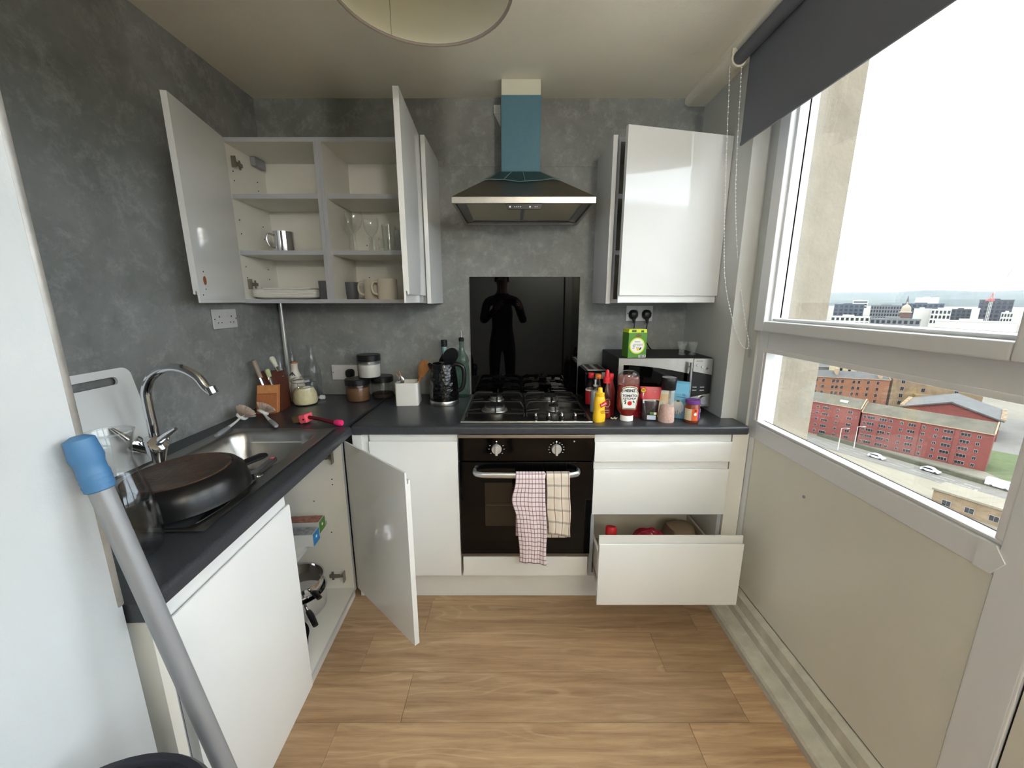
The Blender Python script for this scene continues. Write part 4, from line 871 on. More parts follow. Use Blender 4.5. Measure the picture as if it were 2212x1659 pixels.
# ------------------------------------------------------------------ tea towels on the oven handle
def towel(name, label, x0, x1, L1, L2, m, fold, dx, wob, bulge=0):
    """hangs over the handle: front fall L1, back fall L2; u across, v along"""
    yh, zh, rh = 1.565, .703, .0165
    tot = L1 + L2 + pi * rh
    def f(u, v):
        s = v * tot
        k = 0
        if s < L1: y, z = yh - rh, zh - (L1 - s) ; k = (L1 - s) / L1
        elif s < L1 + pi * rh: a = (s - L1) / rh; y, z = yh - rh * cos(a), zh + rh * sin(a)
        else: y, z = yh + rh, zh - (s - L1 - pi * rh); k = 0
        sag = wob * k * (.6 * sin(u * 9 + 2 * k) + .4 * sin(u * 17 + 1.3)) - .004 * k
        x = x0 + (x1 - x0) * u + dx * k + .004 * sin(k * 9 + u * 3) * k
        if bulge and s < L1: x -= bulge * math.exp(-((k - .26) / .14) ** 2) * (1 - u) ** 2
        if s < L1: z += .006 * sin(u * 5 + .5) * k
        return (x, y + min(sag, .012), z)
    return tag(MB().grid(f, 28, 80).build(name, m, solid=.003, smooth=60), label, 'towel', 'tea towels on the oven handle')
towel('tea_towel', 'pink and burgundy checked tea towel, longer one on the oven handle', .016, .141, .415, .30, 'towel_pink', 0, .016, .007, .022)
towel('tea_towel', 'beige tea towel with brown stripes on the oven handle', .146, .247, .275, .31, 'towel_beige', 0, .012, .005)

# ------------------------------------------------------------------ microwave and things on it
mw = T('microwave', 'black microwave with a steel front in the worktop corner', 'microwave', (.73, 2.0, ZW))
mx0, mx1, my0, my1, mz0, mz1 = .506, .957, 1.832, 2.175, .936, 1.176
box1('case', 'black_matt', mw, mx0, mx1, my0 + .014, my1, mz0, mz1, .003, True)
for x in (mx0 + .04, mx1 - .04):
    for y in (my0 + .05, my1 - .04): MB().cyl((x, y, ZW), (x, y, mz0 + .001), .014, n=14).build('foot', 'black_plastic', mw, w=True)
xd = .862
dr = box1('door', 'black_gloss', mw, mx0 + .001, xd - .002, my0, my0 + .0135, mz0 + .002, mz1 - .002, .002, True)
q = MB(); top_z = lambda x: 1.125 - .052 * ((x - .53) / .33) ** 2 if x > .53 else 1.125
bot_z = lambda x: .966 + .0 * x
px = [.53 + .33 * k / 12 for k in range(13)]
q.prism([(mx0 + .001, mz1 - .002), (xd - .002, mz1 - .002)] + [(x, 1.143 - .045 * ((x - .53) / .33) ** 1.6) for x in reversed(px)] + [(mx0 + .025, 1.143), (mx0 + .025, .962), (mx0 + .001, .95)], my0 - .0015, my0, 'y')
q.prism([(mx0 + .001, mz0 + .003), (mx0 + .001, .949), (mx0 + .03, .962)] + [(x, .962 + .03 * ((x - .53) / .33) ** 1.6) for x in px] + [(xd - .002, mz0 + .003)], my0 - .0015, my0, 'y')
q.build('door_trim', 'steel', dr, w=True, smooth=0)
MB().tube([(.842, my0 - .002, 1.135), (.842, my0 - .022, 1.142), (.842, my0 - .026, 1.155)], .004, 8).tube([(.842, my0 - .002, .962), (.842, my0 - .022, .955), (.842, my0 - .026, .95)], .004, 8).cyl((.842, my0 - .026, .945), (.842, my0 - .026, 1.158), .0085, n=16).build('handle', 'chrome_dull', dr, w=True)
cp_ = box1('control_panel', 'black_plastic', mw, xd, mx1 - .001, my0, my0 + .0135, mz0 + .002, mz1 - .002, .002, True)
MB().prism([(xd + .001, mz1 - .003), (mx1 - .003, mz1 - .003), (mx1 - .003, 1.095), (xd + .001, 1.112)], my0 - .0015, my0, 'y').build('steel_inlay', 'steel', cp_, w=True, smooth=0)
MB().prism([(xd + .001, .985), (mx1 - .003, 1.004), (mx1 - .003, mz0 + .004), (xd + .001, mz0 + .004)], my0 - .0015, my0, 'y').build('steel_inlay', 'steel', cp_, w=True, smooth=0)
for x, z in ((.88, 1.142), (.904, 1.134), (.928, 1.127)): MB().lathe([(.0, .005), (.004, .005), (.006, 0)], 14, M=Matrix.Translation((x, my0 - .001, z)) @ Matrix.Rotation(pi / 2, 4, 'X')).build('button', 'chrome', cp_, w=True)
for x in (.878, .914):
    for z in (1.035, 1.020): box1('display_bar', 'plastic_white', cp_, x - .010, x + .010, my0 - .001, my0, z - .0016, z + .0016, 0, True)
MB().lathe([(.0, .016), (.020, .016), (.023, .002), (.023, 0)], 26, M=Matrix.Translation((.922, my0 - .001, .972)) @ Matrix.Rotation(pi / 2, 4, 'X')).build('dial', 'chrome_dull', cp_, w=True)
MB().lathe([(.0, .005), (.005, .005), (.007, 0)], 14, M=Matrix.Translation((.884, my0 - .001, .975)) @ Matrix.Rotation(pi / 2, 4, 'X')).build('button', 'chrome', cp_, w=True)
MB().box(.875, .905, my0 - .0018, my0 - .0014, 1.1605, 1.1625).build('small_print', 'ink', cp_, w=True)
# tea box
tb = T('tea_box', 'green and yellow lemon green tea box on the microwave', 'box', (.588, 1.875, mz1), R(9))
MB().box(-.046, .046, -.034, .034, 0, .118, .001).build('carton', 'green', tb)
MB().prism([(-.046, .118), (.046, .118), (.044, .134), (-.044, .134)], -.030, .034, 'y').build('torn_lid', 'lime', tb)
MB().box(-.03, -.008, -.0312, -.0302, .121, .131).box(.016, .03, -.0312, -.0302, .120, .129).build('lid_print', 'green_dark', tb)
lb_ = MB().cyl((-.002, -.0342, .057), (-.002, -.0350, .057), .0385, n=32).build('label_ring', 'lime', tb)
MB().cyl((-.002, -.0348, .057), (-.002, -.0356, .057), .033, n=32).build('label_disc', 'paper', lb_)
MB().loft([(0, .014, .0085), (.001, .014, .0085)], 20, M=Matrix.Translation((.002, -.0342, .1055)) @ Matrix.Rotation(pi / 2, 4, 'X')).build('label_badge', mat('badge', (104, 92, 56), .5), tb)
text('lemon', .011, 'green', lb_, (-.002, -.0360, .077)); text('green', .0215, 'plastic_grey', lb_, (0.002, -.0360, .0625)); text('tea', .013, 'plastic_grey', lb_, (0.0, -.0360, .049)); text('2', .026, 'plastic_grey', lb_, (-.021, -.0360, .052))
MB().cyl((.002, -.0354, .040), (.002, -.0362, .040), .0065, n=16).build('lemon_print', 'yellow', lb_)
MB().loft([(0, .004, .008), (.0008, .004, .008)], 12, M=Matrix.Translation((.0135, -.0356, .043)) @ Matrix.Rotation(R(35), 4, 'Y') @ Matrix.Rotation(pi / 2, 4, 'X')).build('leaf_print', 'green_dark', lb_)
q = MB()
for k in range(9): q.box(.012 + k * .0034, .0135 + k * .0034 + .0012 * (k % 2), -.0346, -.0342, .0015, .012)
MB().box(.009, .044, -.0344, -.0338, .0005, .013).build('barcode_patch', 'paper', tb); q.build('barcode', 'ink', tb)
for x, lab in ((.846, 'ribbed glass egg cup on the microwave, left of two'), (.899, 'ribbed glass egg cup on the microwave, right of two')):
    t = T('egg_cup', lab, 'glass', (x, 1.935, mz1 + .001), group='ribbed glass egg cups')
    pr = [(.0, .002), (.017, 0), (.018, .004)] + [(.0115 + .0022 * ((k % 2)) + .0115 * (k / 19) ** 1.5, .007 + .058 * k / 19) for k in range(20)]
    MB().lathe(pr, 24).build('vessel', 'pale_glass', t)

# ------------------------------------------------------------------ sauces in front of the microwave
mu = T('mustard_bottle', 'yellow squeezy mustard bottle with a red label', 'bottle', (.391, 1.686, ZW), R(28))
MB().loft([(0, .027, .02, 2.6), (.004, .0285, .021, 2.6), (.03, .029, .022, 2.6), (.055, .0245, .020, 2.4), (.08, .026, .021, 2.3), (.10, .026, .021, 2.2), (.116, .0215, .0195, 2.1), (.118, .0185, .0185, 2)], 26).build('body', 'yellow', mu)
MB().lathe([(.0195, .1165), (.0205, .118), (.0205, .131), (.019, .132), (.013, .134), (.011, .137), (.0095, .153), (.006, .156), (.0, .156)], 26).build('cap', 'yellow', mu)
MB().box(-.0175, .0175, -.0238, -.0200, -.0095, .0095, .001, M=Matrix.Translation((.004, 0, .083)) @ Matrix.Rotation(R(-18), 4, 'Y')).build('label', 'red', mu)
text("French's", .0105, 'plastic_white', mu, (.004, -.0242, .083), rot=(pi / 2, R(-18), 0), bold=.0002, sx=.8)
MB().box(-.011, .013, -.0228, -.0215, .047, .0485).box(-.012, .012, -.0226, -.0215, .052, .0535).box(-.008, .014, -.0231, -.0215, .041, .0425).build('small_print', 'dark_red', mu)
kt = T('ketchup_bottle', 'upside-down tomato ketchup bottle with a white cap', 'bottle', (.521, 1.705, ZW), R(-3))
MB().loft([(0, .0275, .026, 2.2), (.002, .029, .0275, 2.2), (.022, .0285, .027, 2.2), (.025, .0275, .026, 2.2)], 30).build('cap', 'plastic_white', kt)
body = [(.0255, .027, .024, 2.1), (.034, .034, .025, 2.2), (.046, .043, .027, 2.3), (.058, .0475, .029, 2.4), (.070, .0475, .0295, 2.5), (.10, .0465, .029, 2.5), (.15, .0480, .0295, 2.5), (.19, .0485, .0295, 2.5), (.210, .044, .028, 2.4), (.224, .032, .022, 2.3), (.229, .018, .013, 2.2)]
MB().loft(body, 34).build('body', 'clear_plastic', kt)
MB().loft([(z_, a_ * .965, b_ * .95, p_) for z_, a_, b_, p_ in body if z_ < .16] + [(.168, .044, .026, 2.5)], 34).build('ketchup', 'ketchup_red', kt)
MB().loft([(.169, .0455, .0275, 2.5), (.19, .0462, .0277, 2.5), (.205, .041, .0255, 2.4)], 34, cap=False).build('ketchup_smears', mat('smear', (168, 112, 102), .5, var=(40, .3), alpha=.45), kt)
def lab(s): return [(-.030 * s, .105 - .047 * s), (.030 * s, .105 - .047 * s), (.041 * s, .105 + .03 * s), (.037 * s, .105 + .034 * s), (.033 * s, .105 + .040 * s), (.034 * s, .105 + .053 * s), (.018 * s, .105 + .060 * s), (0, .105 + .062 * s), (-.018 * s, .105 + .060 * s), (-.034 * s, .105 + .053 * s), (-.033 * s, .105 + .040 * s), (-.037 * s, .105 + .034 * s), (-.041 * s, .105 + .03 * s)]
l0 = MB().prism(lab(.96), -.0318, -.0304, 'y').build('label', 'wax', kt)
MB().prism(lab(.93), -.0322, -.0316, 'y').build('label_border', mat('olive', (120, 128, 96), .5), l0); MB().prism(lab(.85), -.0326, -.0321, 'y').build('label_field', 'paper', l0)
text('HEINZ', .0165, 'ink', l0, (0, -.0330, .1435), bold=.0006); text('TOMATO', .0150, 'ink', l0, (0, -.0330, .1205), bold=.0005); text('KETCHUP', .0125, 'ink', l0, (0, -.0330, .1075), bold=.0004)
MB().lathe([(.0, .0006), (.0095, .0004), (.0098, 0)], 24, M=Matrix.Translation((.002, -.0327, .0865)) @ Matrix.Rotation(pi / 2, 4, 'X')).build('tomato_print', 'red', l0)
for x, z, a in ((-.017, .088, 20), (-.019, .097, 70), (.019, .094, -35)): MB().loft([(0, .003, .0065), (.0005, .003, .0065)], 10, M=Matrix.Translation((x, -.0327, z)) @ Matrix.Rotation(R(a), 4, 'Y') @ Matrix.Rotation(pi / 2, 4, 'X')).build('leaf_print', 'green_dark', l0)
MB().tube([(.012 + .018 * cos(R(a)) - .010, -.0326, .0765 + .021 * sin(R(a))) for a in range(0, 100, 12)], .0005, 4).build('arc_print', 'plastic_grey', l0)
# foil pouch
pc = T('food_pouch', 'red and clear stand-up pouch of dark dried fruit', 'pouch', (.626, 1.716, ZW), R(-10))
def pouch(f0, f1, nm, m, off=0, sc=1):
    MB().loft([(f0 + (f1 - f0) * k / 8, (.036 + .010 * ((f0 + (f1 - f0) * k / 8) / .15)) * sc, (.024 * (1 - ((f0 + (f1 - f0) * k / 8) / .155) ** 1.6) + .0015) * sc, 2.6) for k in range(9)], 26).build(nm, m, pc)
pouch(0, .152, 'film', 'clear_plastic'); pouch(.003, .088, 'fruit', mat('dried_fruit', (46, 24, 26), .45, bump=(90, .6)), sc=.95); pouch(.098, .1525, 'printed_top', mat('pouch_red', (190, 52, 62), .35), sc=1.015)
pl = MB().box(-.028, .028, -.0215, -.0195, .078, .130, .001, M=Matrix.Rotation(R(-3), 4, 'Y') @ Matrix.Translation((0, -.0035, 0)) @ Matrix.Rotation(R(-8), 4, 'X')).build('label', 'paper', pc)
q = MB(); Mq = Matrix.Rotation(R(-3), 4, 'Y') @ Matrix.Translation((0, -.0035, 0)) @ Matrix.Rotation(R(-8), 4, 'X')
for k in range(10): q.box(-.010 + .0026 * k, -.0088 + .0026 * k + .0008 * (k % 3 == 0), -.0222, -.0216, .112, .126, M=Mq)
q.build('barcode', 'ink', pl); MB().box(-.0275, .0275, -.0222, -.0216, .094, .100, M=Mq).build('red_band', 'red', pl)
MB().box(-.024, .02, -.0222, -.0216, .087, .0885, M=Mq).box(-.024, .022, -.0222, -.0216, .083, .0845, M=Mq).box(-.025, -.012, -.0222, -.0216, .104, .1055, M=Mq).build('small_print', 'ink', pl)
st = MB().cyl((-.033, -.0115, .138), (-.033, -.0135, .138), .0115, n=24).build('sticker', 'yellow', pc); MB().tube([(-.033 + .0112 * cos(2 * pi * k / 24), -.0138, .138 + .0112 * sin(2 * pi * k / 24)) for k in range(24)], .0008, 5, closed=True).build('sticker_edge', 'ink', st)
MB().box(-.040, -.026, -.0142, -.0134, .1395, .1415).box(-.039, -.027, -.0142, -.0134, .135, .137).build('sticker_print', 'ink', st)
MB().box(.0, .016, -.0262, -.024, .030, .040).build('green_mark', 'green', pc); MB().box(.0165, .028, -.0262, -.024, .030, .040).build('white_mark', 'paper', pc)
MB().box(-.012, .026, -.0272, -.025, .006, .026, .001).build('lower_label', mat('pale_blue', (196, 204, 222), .5), pc)
# salt grinder
sg = T('salt_grinder', 'clear pink salt grinder with a black cap', 'grinder', (.692, 1.682, ZW), 0)
MB().lathe([(.0, .001), (.0335, 0), (.0355, .008), (.033, .045), (.0275, .09), (.0265, .145), (.027, .15)], 34).build('vessel', 'frosted_plastic', sg)
MB().lathe([(.0, .003), (.032, .002), (.034, .009), (.0315, .045), (.028, .072), (.0, .082)], 30).build('salt', 'salt', sg)
MB().lathe([(.0285, .148), (.030, .150), (.032, .185), (.032, .198), (.030, .203), (.0, .203)], 34).build('cap', 'black_plastic', sg)
# milk-style carton
bc = T('carton', 'pale blue gable-top carton behind the salt grinder', 'carton', (.783, 1.762, ZW), R(-30))
MB().box(-.036, .036, -.036, .036, 0, .117, .001).build('body', 'blue_card', bc)
MB().add([(-.036, -.036, .117), (.036, -.036, .117), (.036, .036, .117), (-.036, .036, .117), (-.036, 0, .158), (.036, 0, .158)], [(0, 1, 5, 4), (2, 3, 4, 5), (1, 2, 5), (3, 0, 4), (0, 3, 2, 1)]).box(-.036, .036, -.0015, .0015, .156, .168).build('gable_top', 'blue_card', bc)
MB().loft([(0, .026, .032, 2.2), (.0008, .026, .032, 2.2)], 24, M=Matrix.Translation((-.004, -.0362, .052)) @ Matrix.Rotation(pi / 2, 4, 'X')).build('cloud_print', mat('pale_print', (206, 214, 214), .5), bc)
MB().loft([(0, .008, .005), (.0008, .008, .005)], 18, M=Matrix.Translation((-.004, -.0364, .082)) @ Matrix.Rotation(pi / 2, 4, 'X')).build('badge', 'badge', bc)
text('32', .014, mat('navy', (40, 70, 120), .5) and 'navy', bc, (.018, -.0368, .118 - .006)); MB().box(-.012, .026, -.0368, -.0362, .100, .102).build('small_print', 'navy', bc)
q = MB()
for k in range(5): q.box(-.022 + .009 * k, -.018 + .009 * k, -.0372, -.0366, .008, .03 + .004 * (k % 3))
q.build('drawing_print', 'plastic_grey', bc)
rp = MB().loft([(0, .007, .007), (.0008, .007, .007)], 16, M=Matrix.Translation((.0364, 0, .122)) @ Matrix.Rotation(pi / 2, 4, 'Y')).build('side_badge', 'badge', bc)
MB().prism([(-.016, .108), (.012, .116), (.014, .104), (.004, .09), (-.012, .084)], .0362, .0368, 'x').build('side_print', 'plastic_grey', bc)
# jar of sauce
sj = T('sauce_jar', 'sauce jar with a purple lid and orange and purple label', 'jar', (.806, 1.683, ZW), R(12))
MB().lathe([(.0, .001), (.029, 0), (.032, .006), (.032, .068), (.028, .080), (.027, .086)], 30).build('vessel', mat('sauce', (128, 56, 34), .2), sj)
MB().lathe([(.029, .084), (.0315, .086), (.0315, .099), (.029, .102), (.0, .101)], 30).build('lid', 'purple', sj)
def wrap(a0, a1, z0, z1, r, nm, m):
    return MB().grid(lambda u, v: (r * sin(R(a0 + (a1 - a0) * u)), -r * cos(R(a0 + (a1 - a0) * u)), z0 + (z1 - z0) * v), 10, 1).build(nm, m, sj, recalc=False)
wrap(-100, -38, .012, .064, .0324, 'info_label', mat('label_pale', (206, 194, 160), .5)); wrap(-38, 14, .012, .066, .0325, 'front_label', mat('label_orange', (214, 96, 48), .5)); wrap(14, 80, .012, .066, .0326, 'name_label', 'purple')
MB().cyl((-.007, -.0322, .042), (-.0072, -.0335, .042), .0065, n=18).build('spot_print', 'paper', sj); MB().cyl((-.006, -.0322, .058), (-.006, -.0335, .058), .0055, n=18).build('seal_print', 'dark_red', sj)
q = MB()
for z in (.056, .047, .035, .029, .022): q.box(-.008, .008, -.0006, 0, z, z + (.006 if z > .045 else .0025), M=Matrix.Rotation(R(46), 4, 'Z') @ Matrix.Translation((0, -.0327, 0)))
for z in (.018, .026, .034, .042, .050): q.box(-.006, .007, -.0006, 0, z, z + .0012, M=Matrix.Rotation(R(-62), 4, 'Z') @ Matrix.Translation((0, -.0325, 0)))
q.build('label_print', 'plastic_white', sj)
# chilli sauce with red nozzle and the bottles behind
def bottle(name, label, loc, secs, bm, capsecs, cm, extra=None, rz=0):
    t = T(name, label, 'bottle', loc, rz, group='sauce bottles by the hob'); MB().lathe(secs, 26).build('body', bm, t); MB().lathe(capsecs, 22).build('cap', cm, t)
    if extra: extra(t)
    return t
def ex1(t):
    MB().lathe([(.0, .004), (.0255, .003), (.0265, .01), (.0265, .085), (.0, .09)], 24).build('sauce', 'dark_red', t)
    MB().tube([(.0 + .012 * cos(R(a)), -.0275, .075 + .018 * sin(R(a))) for a in range(0, 360, 20)], .0007, 4, closed=True).tube([(-.008, -.0278, .03), (.008, -.0278, .03)], .001, 4).tube([(-.009, -.0278, .042), (.009, -.0278, .042)], .001, 4).build('printed_mark', 'wax', t)
bottle('chilli_sauce_bottle', 'clear chilli sauce bottle with a pointed red nozzle', (.434, 1.746, ZW), [(.0, .001), (.025, 0), (.0275, .006), (.0275, .115), (.024, .135), (.013, .16), (.012, .168)], 'clear_plastic', [(.0165, .164), (.0168, .186), (.016, .190), (.0115, .193), (.0105, .205), (.0075, .221), (.003, .226), (.0, .226)], 'red', ex1)
def ex2(t): MB().lathe([(.0252, .02), (.0254, .022), (.0254, .09), (.0252, .092)], 26).build('label', 'red', t); MB().lathe([(.0253, .088), (.0256, .0885), (.0256, .096), (.0253, .0965)], 26).build('label_edge', 'paper', t)
bottle('sauce_bottle', 'dark sauce bottle with a red cap and red label beside the toaster', (.398, 1.925, ZW), [(.0, .001), (.024, 0), (.025, .006), (.025, .098), (.018, .12), (.012, .145), (.0115, .155)], 'clear_glass', [(.0145, .152), (.015, .154), (.015, .176), (.0135, .178), (.0, .178)], 'red', ex2)
def ex3(t):
    MB().lathe([(.0, .003), (.0195, .002), (.0203, .008), (.0203, .105), (.0, .107)], 24).build('label', mat('pale_sleeve', (200, 202, 206), .5), t)
    q = MB()
    for k in range(7): q.box(-.008, .009 - .003 * (k % 3), -.0212, -.0203, .04 + .008 * k, .0415 + .008 * k)
    q.build('small_print', 'plastic_grey', t); MB().lathe([(.0, .128), (.009, .128), (.010, .134), (.004, .137), (.004, .158), (.006, .16), (.0, .161)], 16).build('nozzle', 'plastic_white', t)
bottle('spray_bottle', 'slim white spray bottle with a clear dome cap', (.402, 1.838, ZW), [(.0, .001), (.0195, 0), (.0205, .005), (.0205, .112), (.015, .126), (.011, .13)], 'clear_plastic', [(.0165, .126), (.0172, .128), (.0172, .165), (.013, .174), (.0, .177)], 'clear_plastic', ex3)
bottle('sauce_bottle', 'brown sauce bottle with an orange cap', (.424, 1.882, ZW), [(.0, .001), (.023, 0), (.024, .006), (.024, .105), (.017, .13), (.0125, .16)], mat('brown_sauce', (52, 26, 18), .15), [(.0145, .157), (.015, .159), (.015, .176), (.0135, .178), (.0, .178)], 'orange')
bottle('sauce_bottle', 'dark bottle with a red cap half hidden by the chilli sauce', (.463, 1.80, ZW), [(.0, .001), (.023, 0), (.024, .006), (.024, .115), (.016, .15), (.012, .175)], 'dark_red', [(.0135, .172), (.014, .174), (.014, .196), (.0125, .198), (.0, .198)], 'red')
o = T('packet', 'dark red packet standing behind the ketchup', 'packet', (.575, 1.775, ZW), R(4))
MB().loft([(0, .05, .018, 3), (.04, .05, .02, 3), (.085, .05, .014, 3), (.104, .05, .003, 3)], 24).build('bag', mat('packet_red', (150, 32, 42), .35, var=(24, .2)), o)
MB().box(-.045, -.02, -.0212, -.0195, .055, .068).box(.02, .045, -.0212, -.0195, .02, .023).build('print', 'plastic_grey', o)
o = T('carton', 'yellow and cream carton behind the red pouch', 'carton', (.683, 1.772, ZW), R(6))
MB().box(-.038, .038, -.024, .024, 0, .128, .001).build('body', mat('carton_yellow', (222, 178, 84), .5, var=(12, .15)), o); MB().box(-.038, .038, -.0242, .0242, .110, .128).build('top_band', 'wax', o)
MB().loft([(0, .01, .006), (.0006, .01, .006)], 16, M=Matrix.Translation((-.02, -.0244, .119)) @ Matrix.Rotation(pi / 2, 4, 'X')).build('badge', 'badge', o)
MB().loft([(0, .022, .03), (.0006, .022, .03)], 20, M=Matrix.Translation((.01, -.0242, .05)) @ Matrix.Rotation(pi / 2, 4, 'X')).build('flower_print', 'wax', o)
o = T('wrapper_scrap', 'scrap of clear wrapper on the worktop by the chilli sauce', 'scrap', (.468, 1.715, ZW), R(30))
MB().grid(lambda u, v: ((u - .5) * .03, (v - .5) * .018, .003 + .004 * sin(u * 9) * sin(v * 7 + 1) + .002), 10, 6).build('wrapper', 'wax', o, solid=.0004)
# toaster
to = T('toaster', 'black and steel toaster between the splashback and the microwave', 'toaster', (.437, 2.055, ZW))
MB().box(-.068, .064, -.10, .115, .008, .180, .016, 4).build('body', 'black_gloss', to)
tp_ = MB().box(-.052, .05, -.088, .10, .180, .1855, .004).build('top_plate', 'steel', to)
for x in (-.026, .022): MB().box(x - .013, x + .013, -.07, .085, .1854, .1864).build('slot', 'black_matt', tp_)
MB().box(.020, .05, -.104, -.09, .14, .175, .003).build('lever', 'plastic_grey', to)
for x in (-.05, .045):
    for y in (-.08, .09): MB().cyl((x, y, 0), (x, y, .01), .01, n=12).build('foot', 'black_plastic', to)

# ------------------------------------------------------------------ inside the wall cupboards
SH1 = 1.672; SHB = ZC0 + .018
sm = T('steel_mug', 'polished silver mug on the shelf of the corner cupboard', 'mug', (-1.125, 2.03, SH1 + .001), R(200))
MB().lathe([(.0, .002), (.046, 0), (.047, .004), (.045, .05), (.046, .098), (.044, .098), (.042, .01), (.0, .008)], 32).build('cup', 'chrome', sm)
MB().tube(cr([(.040, .02, .078), (.060, .03, .082), (.068, .034, .055), (.058, .029, .026), (.040, .02, .022)], 5), .005, 10).build('handle', 'chrome', sm)
def plate(label, z, s, cx=-1.096, cy=2.055):
    def f(u, v):
        x, y = (u - .5) * 2, (v - .5) * 2; e = max(abs(x), abs(y)); return (x * s, y * s * .86, .004 + .012 * max(0, (e - .72) / .28) ** 1.5)
    return tag(MB().grid(f, 18, 18).build('square_plate', 'ceramic_white', loc=(cx, cy, z), solid=.005, smooth=50), label, 'plate', 'stack of square plates')
for k, lb__ in enumerate(('lowest square white plate in the cupboard stack', 'second square white plate from the bottom of the stack', 'third square white plate from the bottom of the stack', 'fourth square white plate from the bottom of the stack')):
    plate(lb__, SHB + .001 + .0085 * k, .150)
plate('small square white plate on top of the stack', SHB + .001 + .036, .118, -1.10, 2.05)
gm = T('stoneware_cup', 'dark grey straight-sided cup beside the stack of plates', 'cup', (-.915, 1.985, SHB))
MB().lathe([(.0, .003), (.034, 0), (.036, .004), (.037, .088), (.034, .088), (.033, .01), (.0, .008)], 28).build('cup', 'grey_stoneware', gm)
gm2 = T('stoneware_cup', 'dark grey cup peeping past the divider in the right-hand cupboard', 'cup', (-.822, 2.06, SHB))
MB().lathe([(.0, .003), (.028, 0), (.03, .004), (.036, .085), (.033, .085), (.028, .01), (.0, .008)], 28).build('cup', 'grey_stoneware', gm2)
for (x, y, lab_) in ((-.712, 2.065, 'beige mug at the back of the cupboard, handle to the left'), (-.615, 1.985, 'beige mug at the front of the cupboard, handle to the left')):
    t = T('mug', lab_, 'mug', (x, y, SHB), R(188), group='beige mugs')
    MB().lathe([(.0, .003), (.044, 0), (.047, .006), (.047, .094), (.0475, .098), (.044, .098), (.0435, .01), (.0, .008)], 32).build('cup', 'ceramic_cream', t)
    MB().tube(cr([(.044, 0, .082), (.064, 0, .084), (.075, 0, .062), (.068, 0, .032), (.044, 0, .022)], 5), .0058, 10).build('handle', 'ceramic_cream', t)
def wineglass(label, loc, s=1):
    t = T('wine_glass', label, 'glass', loc, group='wine glasses'); MB().lathe([(.0, .004), (.034 * s, .001), (.034 * s, .003), (.006, .008), (.004, .03), (.0038, .085 * s), (.008, .092 * s), (.026 * s, .112 * s), (.038 * s, .14 * s), (.040 * s, .165 * s), (.036 * s, .19 * s)], 28).build('goblet', 'clear_glass', t)
wineglass('clear wine glass in the middle of the cupboard shelf', (-.755, 1.985, SH1 + .001)); wineglass('clear wine glass beside the cupboard divider', (-.815, 2.065, SH1 + .001), .94); wineglass('clear wine glass behind the other two on the shelf', (-.715, 2.10, SH1 + .001), .94)
def tumbler(label, loc, r, h, m='clear_glass'):
    t = T('tumbler', label, 'glass', loc, group='tumblers'); MB().lathe([(.0, .006), (r * .86, .001), (r * .88, .006), (r, h), (r * .95, h), (r * .83, .012), (.0, .012)], 26).build('vessel', m, t)
tumbler('tall clear tumbler on the cupboard shelf near the open door', (-.605, 2.03, SH1 + .001), .034, .13); tumbler('clear tumbler half hidden by the open cupboard door', (-.545, 2.04, SH1 + .001), .034, .115); tumbler('clear tumbler at the back behind the tall one', (-.565, 2.125, SH1 + .001), .032, .12)
t = T('glass_jug', 'small glass jug in front of the tumblers', 'jug', (-.662, 1.975, SH1 + .001))
MB().lathe([(.0, .004), (.022, 0), (.024, .006), (.024, .03), (.018, .042), (.020, .052), (.027, .066)], 24).build('vessel', 'clear_glass', t); MB().tube(cr([(.024, 0, .055), (.045, 0, .05), (.04, 0, .02), (.023, 0, .016)], 4), .003, 8).build('handle', 'clear_glass', t)

# ------------------------------------------------------------------ inside the sink cupboard and the drawer
def foil_box(label, c, m_end, m_top, z):
    t = T('cling_film_box', label, 'box', (*c, z), R(4), group='kitchen wrap boxes')
    MB().box(-.29, 0, -.028, .028, 0, .05, .001).build('carton', mat('carton' + str(len(MATS)), (196, 198, 198), .5), t)
    MB().box(0, .0008, -.0275, .0275, .0005, .0495).build('end_flap', m_end, t); MB().box(-.28, -.004, -.026, .026, .05, .0506).build('top_print', m_top, t)
    MB().cyl((.0008, 0, .028), (.0014, 0, .028), .006, n=12).build('roll_end', 'plastic_white', t)
    return t
foil_box('kitchen wrap box with a green end on the cupboard shelf', (-.786, 1.458), 'green', mat('food_print', (158, 104, 92), .5, var=(60, .5)), .511)
foil_box('kitchen wrap box with a blue end on the cupboard shelf', (-.768, 1.372), 'blue_bright', mat('foil_print', (150, 156, 160), .3, .5, var=(40, .4), bump=(60, .6)), .511)
ZP = .169
def pan(name, label, loc, r, h, m, hm, ha, hl, lid=False, rot=None, hz=.8):
    t = T(name, label, 'pan', loc, rot=rot or (0, 0, 0), group='pans under the sink')
    MB().lathe([(.0, .0), (r * .93, 0), (r * .97, .006), (r, h), (r * 1.03, h + .002), (r * .97, h), (r * .95, .008), (.0, .006)], 40).build('bowl', m, t)
    v = Vector((cos(R(ha)), sin(R(ha)), 0)); z = h * hz
    MB().tube([v * r * .98 + Vector((0, 0, z)), v * (r + .03) + Vector((0, 0, z + .006))], .006, 8).build('handle_bracket', 'chrome', t)
    MB().tube([v * (r + .028) + Vector((0, 0, z + .006)), v * (r + hl * .5) + Vector((0, 0, z + .012)), v * (r + hl) + Vector((0, 0, z + .008))], [.010, .012, .010], 12, flat=.6).build('handle', hm, t)
    if lid: MB().lathe([(r * 1.03, h + .003), (r * .8, h + .018), (r * .3, h + .03), (.0, h + .032)], 40).build('lid', 'clear_glass', t)
    return t
pan('saucepan', 'polished steel saucepan with a black handle in the sink cupboard', (-.895, 1.421, ZP), .104, .085, 'chrome', 'black_plastic', -48, .125, hz=.75)
